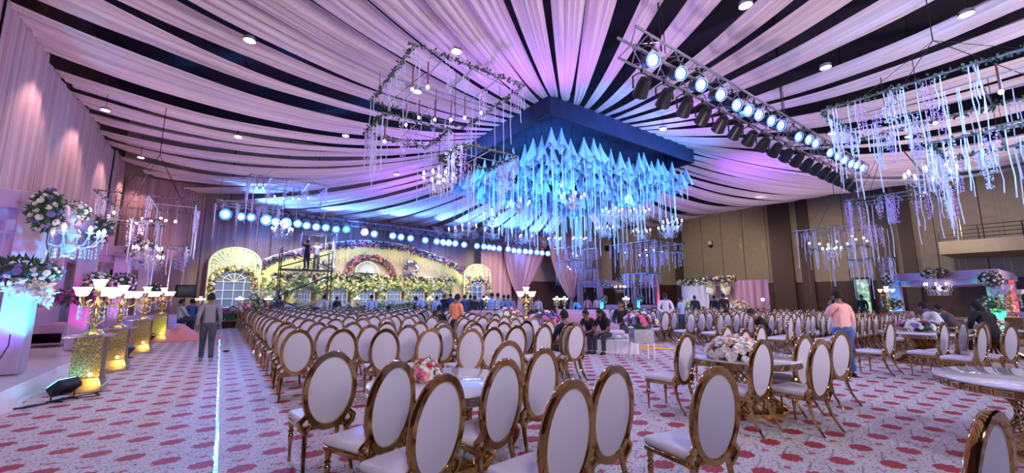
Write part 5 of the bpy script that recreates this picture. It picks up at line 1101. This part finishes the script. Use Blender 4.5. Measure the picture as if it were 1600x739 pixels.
def person(loc,rz,kind,label,shirt,trouser=(.03,.03,.045),skin=None,z=0,s=1.0,hairlong=False,beard=False,sleeve='long',shoe=(.02,.02,.02),fat=1.0,dress=False,check=False,turn=0):
    P={k:Vector(v) for k,v in pose(kind).items()}
    t=thing('person',label,'person',(loc[0],loc[1],z),rz); t.scale=(s,s,s)
    rb=dict(pel=(.125,.10),waist=(.115,.09),chest=(.13,.10),nb=(.075,.07),neck=(.052,.055),head=(.05,.05),shL=.055,shR=.055,elL=.040,elR=.040,wrL=.025,wrR=.025,hipL=.085,hipR=.085,knL=.055,knR=.055,anL=.038,anR=.038)
    vs,fs=skinmesh(ED,P,rb); b=MB(); b.add(vs,fs)
    # head with face
    hc=P['head']; up_=(P['head']-P['neck']).normalized(); rot=Matrix.Rotation(turn,3,'Z')@Vector((0,0,1)).rotation_difference((up_*.5+Vector((0,0,1))).normalized()).to_matrix()
    def HP(x,y,zz): return hc+rot@Vector((x,y,zz))
    hv=[];hf=[];nn=16;kk=12
    for i in range(kk+1):
        th=PI*i/kk
        for j in range(nn):
            a=2*PI*j/nn; x=.075*math.sin(th)*math.cos(a); y=.095*math.sin(th)*math.sin(a); zz=.118*math.cos(th)
            if zz<0: x*=1-.28*(-zz/.118); 
            if zz<0 and y<0: y*=1-.45*(-zz/.118)
            if y>.06 and -.015<zz<.03 and abs(abs(x)-.03)<.02: y-=.010
            if abs(x)<.014 and y>.05 and -.045<zz<.01: y+=.018
            if y>.05 and abs(zz+.06)<.012: y-=.004
            hv.append(HP(x,y,zz+.02))
    for i in range(kk):
        for j in range(nn): hf.append((i*nn+j,(i+1)*nn+j,(i+1)*nn+(j+1)%nn,i*nn+(j+1)%nn))
    b.add(hv,hf); b.tube([HP(0,.085,.03),HP(0,.108,-.005),HP(0,.095,-.018)],[.008,.016,.009],7)
    for sg in (-1,1): b.ell(HP(sg*.078,-.005,.01),(.012,.022,.032),8,6)
    # hands
    for sd in 'LR':
        w=P['wr'+sd]; d=(w-P['el'+sd]).normalized(); sg=-1 if sd=='L' else 1
        side=d.cross(Vector((sg,0,0))); side=side.normalized() if side.length>.2 else d.cross(Vector((0,1,0))).normalized(); nrm_=d.cross(side).normalized()*(1 if d.cross(side).dot(Vector((-sg,0,0)))>0 else -1)
        q=d.rotation_difference(Vector((0,0,1))); R3=Matrix((side,nrm_,d)).transposed()
        b.ell(w+d*.05,(.042,.018,.055),10,6,R3)
        for f_ in range(4):
            o=w+d*.085+side*(-.030+.020*f_); l_=(.060,.072,.068,.052)[f_]; b.tube([o,o+d*l_*.5+nrm_*.006,o+d*l_*.8+nrm_*.022,o+d*l_*.92+nrm_*.04],[.0095,.009,.008,.006],6)
        o=w+d*.03-side*.036; b.tube([o,o-side*.022+d*.03+nrm_*.01,o-side*.026+d*.055+nrm_*.02],[.011,.010,.007],6)
    b.build('body',M['skin'] if skin is None else skin,t)
    fb=MB()
    for sg in (-1,1): fb.ell(HP(sg*.030,.086,.028),(.011,.006,.006),8,5)
    fb.mi=1
    for sg in (-1,1): fb.ell(HP(sg*.030,.091,.028),(.005,.003,.005),6,4); fb.tube([HP(sg*.045,.083,.046),HP(sg*.016,.092,.048)],.004,4)
    fb.mi=2; fb.ell(HP(0,.086,-.042),(.022,.008,.007),8,4); fb.build('face',[M['wfl'],M['hair'],M['rfl']],t)
    # hair
    hb=MB(); hv=[];hf=[]
    for i in range(9):
        th=PI*.62*i/8
        for j in range(20):
            a=2*PI*j/20; front=math.sin(a); lim=th*(1-.42*max(0,front)); r=1.10+.03*math.sin(j*3.1+i)
            hv.append(HP(.078*r*math.sin(lim)*math.cos(a),.098*r*math.sin(lim)*math.sin(a)-.006,.122*r*math.cos(lim)+.025))
    for i in range(8):
        for j in range(20): hf.append((i*20+j,(i+1)*20+j,(i+1)*20+(j+1)%20,i*20+(j+1)%20))
    hb.add(hv,hf)
    if hairlong: hb.tube([HP(0,-.06,.05),HP(0,-.09,-.05),HP(0,-.08,-.18),HP(0,-.06,-.28)],[.07,.085,.075,.03],8)
    if beard: hb.ell(HP(0,.055,-.06),(.055,.045,.045),10,6)
    hb.build('hair',M['hair'],t)
    # shirt: trunk and sleeves, a little fuller than the body
    f=fat; SE=[('pel','waist'),('waist','chest'),('chest','nb')]+[(('nb'),'sh'+s_) for s_ in 'LR']
    SR=dict(pel=(.155*f,.125*f),waist=(.145*f,.12*f),chest=(.155*f,.125*f),nb=(.085,.08),shL=.075,shR=.075); SP={k:P[k] for k in ('pel','waist','chest','nb','shL','shR')}
    SP['hem']=P['pel']+Vector((0,.0,-.06)) if not kind.startswith('sit') else P['pel']+Vector((0,.03,-.03)); SE=[('hem','pel')]+SE; SR['hem']=(.155*f,.125*f)
    for s_ in 'LR':
        if sleeve=='long': SP['el'+s_]=P['el'+s_]; SP['cf'+s_]=P['el'+s_].lerp(P['wr'+s_],.9); SR['el'+s_]=.054; SR['cf'+s_]=.038; SE+=[('sh'+s_,'el'+s_),('el'+s_,'cf'+s_)]
        else: SP['cf'+s_]=P['sh'+s_].lerp(P['el'+s_],.75); SR['cf'+s_]=.062; SE+=[('sh'+s_,'cf'+s_)]
    SP={'hem':SP.pop('hem'),**SP}
    vs,fs=skinmesh(SE,SP,SR); b=MB(); b.add(vs,fs); b.build('shirt',(M['check'] if check else cm(shirt)),t)
    b=MB(); b.ell(P['pel'],(.148*f,.125*f,.125),14,8)
    for s_ in 'LR':
        h_,k_,a_=P['hip'+s_],P['kn'+s_],P['an'+s_]; cu=k_.lerp(a_,.95)
        b.tube([h_.lerp(k_,-.12),h_,h_.lerp(k_,.5),h_.lerp(k_,.92),k_,k_.lerp(a_,.12),k_.lerp(a_,.5),cu],[.075*f,.094*f,.086*f,.070,.068,.066,.060,.058],12)
    b.build('trousers',cm(trouser),t)
    for s_ in 'LR':
        a=P['an'+s_]; b=MB(); zf=a.z-.08; b.ell(a+Vector((0,.06,-.04)),(.045,.13,.045),12,6); b.box((a.x,a.y+.06,zf+.008),(.08,.25,.016)); b.build('shoe',cm(shoe),t)
    return t
ck=bpy.data.materials.new('checked_shirt'); ck.use_nodes=True; nt=ck.node_tree; c_=nt.nodes.new('ShaderNodeTexChecker'); c_.inputs['Scale'].default_value=14; c_.inputs['Color1'].default_value=(.75,.75,.9,1); c_.inputs['Color2'].default_value=(.02,.03,.12,1); tc=nt.nodes.new('ShaderNodeTexCoord'); nt.links.new(tc.outputs['Object'],c_.inputs['Vector']); nt.links.new(c_.outputs[0],nt.nodes['Principled BSDF'].inputs['Base Color']); M['check']=ck
BKC=(.012,.012,.016); LB=(.32,.42,.68); NV=(.03,.05,.16); WHs=(.68,.68,.76)
def pp(x,D,face,kind,label,shirt,*a,**k):
    """x: azimuth, D: distance; face in degrees relative to looking away from the camera (0 = back to camera)"""
    q=polar(x,D); az=math.atan2(q.x,q.y); return person((q.x,q.y),-az+R(face),kind,label,shirt,*a,**k)
q=atZ(320,566); person((q.x,q.y),R(2),'walk','person in a grey shirt and dark trousers walking away along the carpet aisle',(.24,.22,.235),(.06,.07,.09),s=1.0,shoe=(.3,.28,.28))
q=atZ(1325,588); person((q.x,q.y),-math.atan2(q.x,q.y)+R(48),'chin','person in a salmon pink shirt and blue jeans standing with a hand at the chin',(.80,.42,.38),(.05,.11,.30),s=1.03,fat=1.22,beard=True)
pp(713,12.2,-35,'phone','person in an orange shirt standing in the aisle between the rows',(.85,.33,.16),s=1.0)
q=atZ(1043,530); person((q.x,q.y),-math.atan2(q.x,q.y)+R(-4),'back_hands','person in a white shirt and brown trousers standing with hands clasped behind',WHs,(.12,.06,.03),s=1.03)
q=atZ(1071,529); person((q.x,q.y+.1),-math.atan2(q.x,q.y)+R(60),'stand','person in a light blue shirt standing next to the one in white',LB,(.04,.05,.10),s=.97,sleeve='short')
pp(922,12.9,155,'sit_lean','person in black seated on the white bench, left of the two',BKC,(.02,.02,.03),z=0,s=1.0,turn=-.6,sleeve='short')
pp(946,12.7,150,'sit_lean','bearded person in black seated on the white bench, right of the two',BKC,(.03,.035,.06),z=0,s=1.03,turn=-.7,hairlong=True,beard=True,sleeve='short')
q=polar(881,9.0); chair(q.x,q.y,R(-5),'gold oval-back chair under the black-haired man beside the lone chair',None); person((q.x,q.y-.02),R(-5),'sit','person with black hair seated with the back to the camera beside the lone chair',BKC,s=1.02)
pp(1146,17.3,150,'sit_slouch','person in a black T-shirt sitting bent forward on a chair of the right block',BKC,sleeve='short',s=1.05)
pp(1192,15.0,140,'sit_slouch','person in black sitting half turned among the right chairs, head bowed',BKC,s=1.12,sleeve='short')
pp(970,14.5,160,'sit','person in black veiled cloth sitting at the corner of the white bench',BKC,s=1.15,hairlong=True)
pp(1085,24.5,10,'stand','person in black before the small stage, leftmost of three',BKC,s=.98); pp(1115,25.5,-20,'stand','person in black before the small stage, middle of three',BKC,s=.98); pp(1130,25,15,'stand','person in black before the small stage, rightmost and tallest of three',BKC,s=1.04)
pp(1346,30,150,'stand','dark silhouetted person before the bright doorway',BKC,s=1.0); pp(1302,32,150,'stand','dark silhouetted person against the brown wall left of the doorway',BKC,s=1.0)
pp(1466,17.6,60,'sit_lean','person in a white shirt seated at the right lounge table',WHs,s=1.18,fat=1.1); pp(1489,18.6,120,'sit_lean','person with dark hair seated beyond the right lounge table',(.12,.09,.10),s=1.12); pp(1543,16.8,35,'sit_lean','person in long black clothes seated before the green-lit post',BKC,BKC,s=1.22,hairlong=True)
pp(284,23.5,-60,'sit','person in a grey-green shirt sitting at the platform edge by the far lamps',(.34,.36,.36),s=1.15); pp(302,24.5,20,'sit','person in a dark blue shirt sitting next to the grey-green one',(.03,.06,.25),s=1.15)
q=Vector((SX+.02,SYY+.05,0)); person((q.x,q.y),R(25),'reach','person in dark clothes standing on the scaffold deck reaching up',BKC,(.02,.02,.03),z=zd,s=1.0); person((q.x+.55,q.y+.2),R(-20),'reach','second person on the scaffold deck partly behind the first',(.05,.06,.2),(.03,.03,.05),z=zd,s=.95)
pp(428,25.5,60,'bend','person in a maroon top bending at the foot of the scaffold',(.15,.03,.05),s=.98); pp(437,25,-20,'stand','person in a dark patterned shirt at the scaffold foot',(.05,.05,.12),s=.96)
pp(497,20,-30,'bend','person in a light grey shirt leaning over the far rows by the scaffold',(.45,.45,.52),s=1.15); pp(527,25.5,20,'stand','person in black before the second stage window',BKC,s=.95); pp(581,21,10,'stand','person in a pale blue shirt standing behind the far rows',LB,s=1.0)
pp(608,17.5,0,'sit','person with black hair sitting in the far rows, left one',BKC,s=.96); pp(648,18,0,'sit','person with black hair sitting in the far rows, right one',BKC,s=.96); pp(687,13.6,10,'sit','person with black hair sitting just left of the one in orange',BKC,s=1.03)
pp(664,24,80,'bend','person in a white headscarf and pale blue clothes beyond the rows',(.5,.55,.85),s=1.1); pp(683,22,20,'stand','person in a light blue shirt right of the headscarf',LB,s=.96); pp(694,24,-20,'stand','person in black behind the light blue shirt',BKC,s=1.02); pp(704,26,0,'stand','person in dark blue standing before the right side arch',NV,s=1.06)
for k,(x,D,fc,c_,lb,s_) in enumerate([(726,21,10,NV,'person in dark blue standing left of the sofas, first from left',1.0),(735,22,-20,(.02,.03,.06),'person in black left of the sofas, second from left',1.0),(742,20,0,BKC,'person in black left of the sofas, third from left',.97),(756,23,10,(.04,.03,.04),'dark-clothed person before the right side arch foot',.98),(769,20.5,40,LB,'person in a light blue shirt behind the left sofa',1.05),(787,21.5,-10,BKC,'person in black between the checked and the blue shirt',1.0),(794,19.5,-20,(.12,.25,.5),'person in a blue shirt behind the right sofa',1.0),(803,21,90,(.5,.08,.2),'person in a pink top behind the right sofa',.95),(841,23,-20,(.5,.35,.35),'person in a pale top beyond the middle lamps',.95),(906,24,50,(.15,.35,.5),'person in a teal shirt bending left of the rose curtain foot',.98),(918,26,0,(.5,.12,.2),'person in red and white right of the teal shirt',.96),(932,27,20,(.5,.3,.35),'person in a pale pink top near the far pavilion',.95)]):
    pp(x,D,fc,'stand' if k!=9 else 'bend',lb,c_,s=s_)
pp(778,19.8,5,'stand','person in a navy and white checked shirt behind the sofas',NV,s=1.05,check=True)
# dark loudspeaker by the left lamps
p=polar(289,25.5); t=thing('loudspeaker','black loudspeaker on a stand beside the seated people at left','speaker',(p.x,p.y,0),.3); b=MB(); b.rbox((0,0,1.9),(.75,.5,.62),.05,2); b.build('cabinet',M['black'],t); b=MB(); b.tube([(0,0,0),(0,0,1.6)],.03,8); 
for k in range(3): a=2*PI*k/3; b.tube([(0,0,.5),(.4*math.cos(a),.4*math.sin(a),.02)],.02,6)
b.build('stand',M['black'],t)
# long low lilac sofas/platform edge at the far left where people sit
p0,p1=atZ(190,517),atZ(300,517); t=thing('low_lilac_bench','long low lilac upholstered bench at the far left','bench',((p0.x+p1.x)/2-.6,22.6,0)); b=MB(); b.rbox((0,0,.24),(3.4,1.1,.48),.05,2); b.build('seat',M['sofab'],t)
b=MB(); b.rbox((0,.9,.42),(3.0,.8,.84),.06,2); b.build('raised_back',M['sofab'],t)
bouquet(tuple(atD(383,486,24.5))[:2]+(.95,),.3,.35,30,['pfl','pkfl','wfl'],'small pink and white bouquet between the two far end chairs',.09,60)
q=atD(383,486,24.5); b=MB(); b.lathe([(.2,0),(.12,.3),(.1,.6),(.2,.85)],12); tag(b.build('flower_stand',M['oldgold'],None,(q.x,q.y,0)),'slim gold stand under the pink bouquet by the far end chairs','stand')
b=MB(); p=atZ(1553,577); b.ell((p.x,p.y,.02),(.22,.1,.03),14,6); tag(b.build('shoe_pair',M['wood']),'dark flat shoe lying on the carpet near the right lounge chairs','shoe')
b=MB(); p=atZ(353,550); b.ell((p.x,p.y,.03),(.09,.05,.03),10,5); tag(b.build('dropped_cloth',M['black']),'small dark scrap lying on the carpet by the glitter strip','scrap')
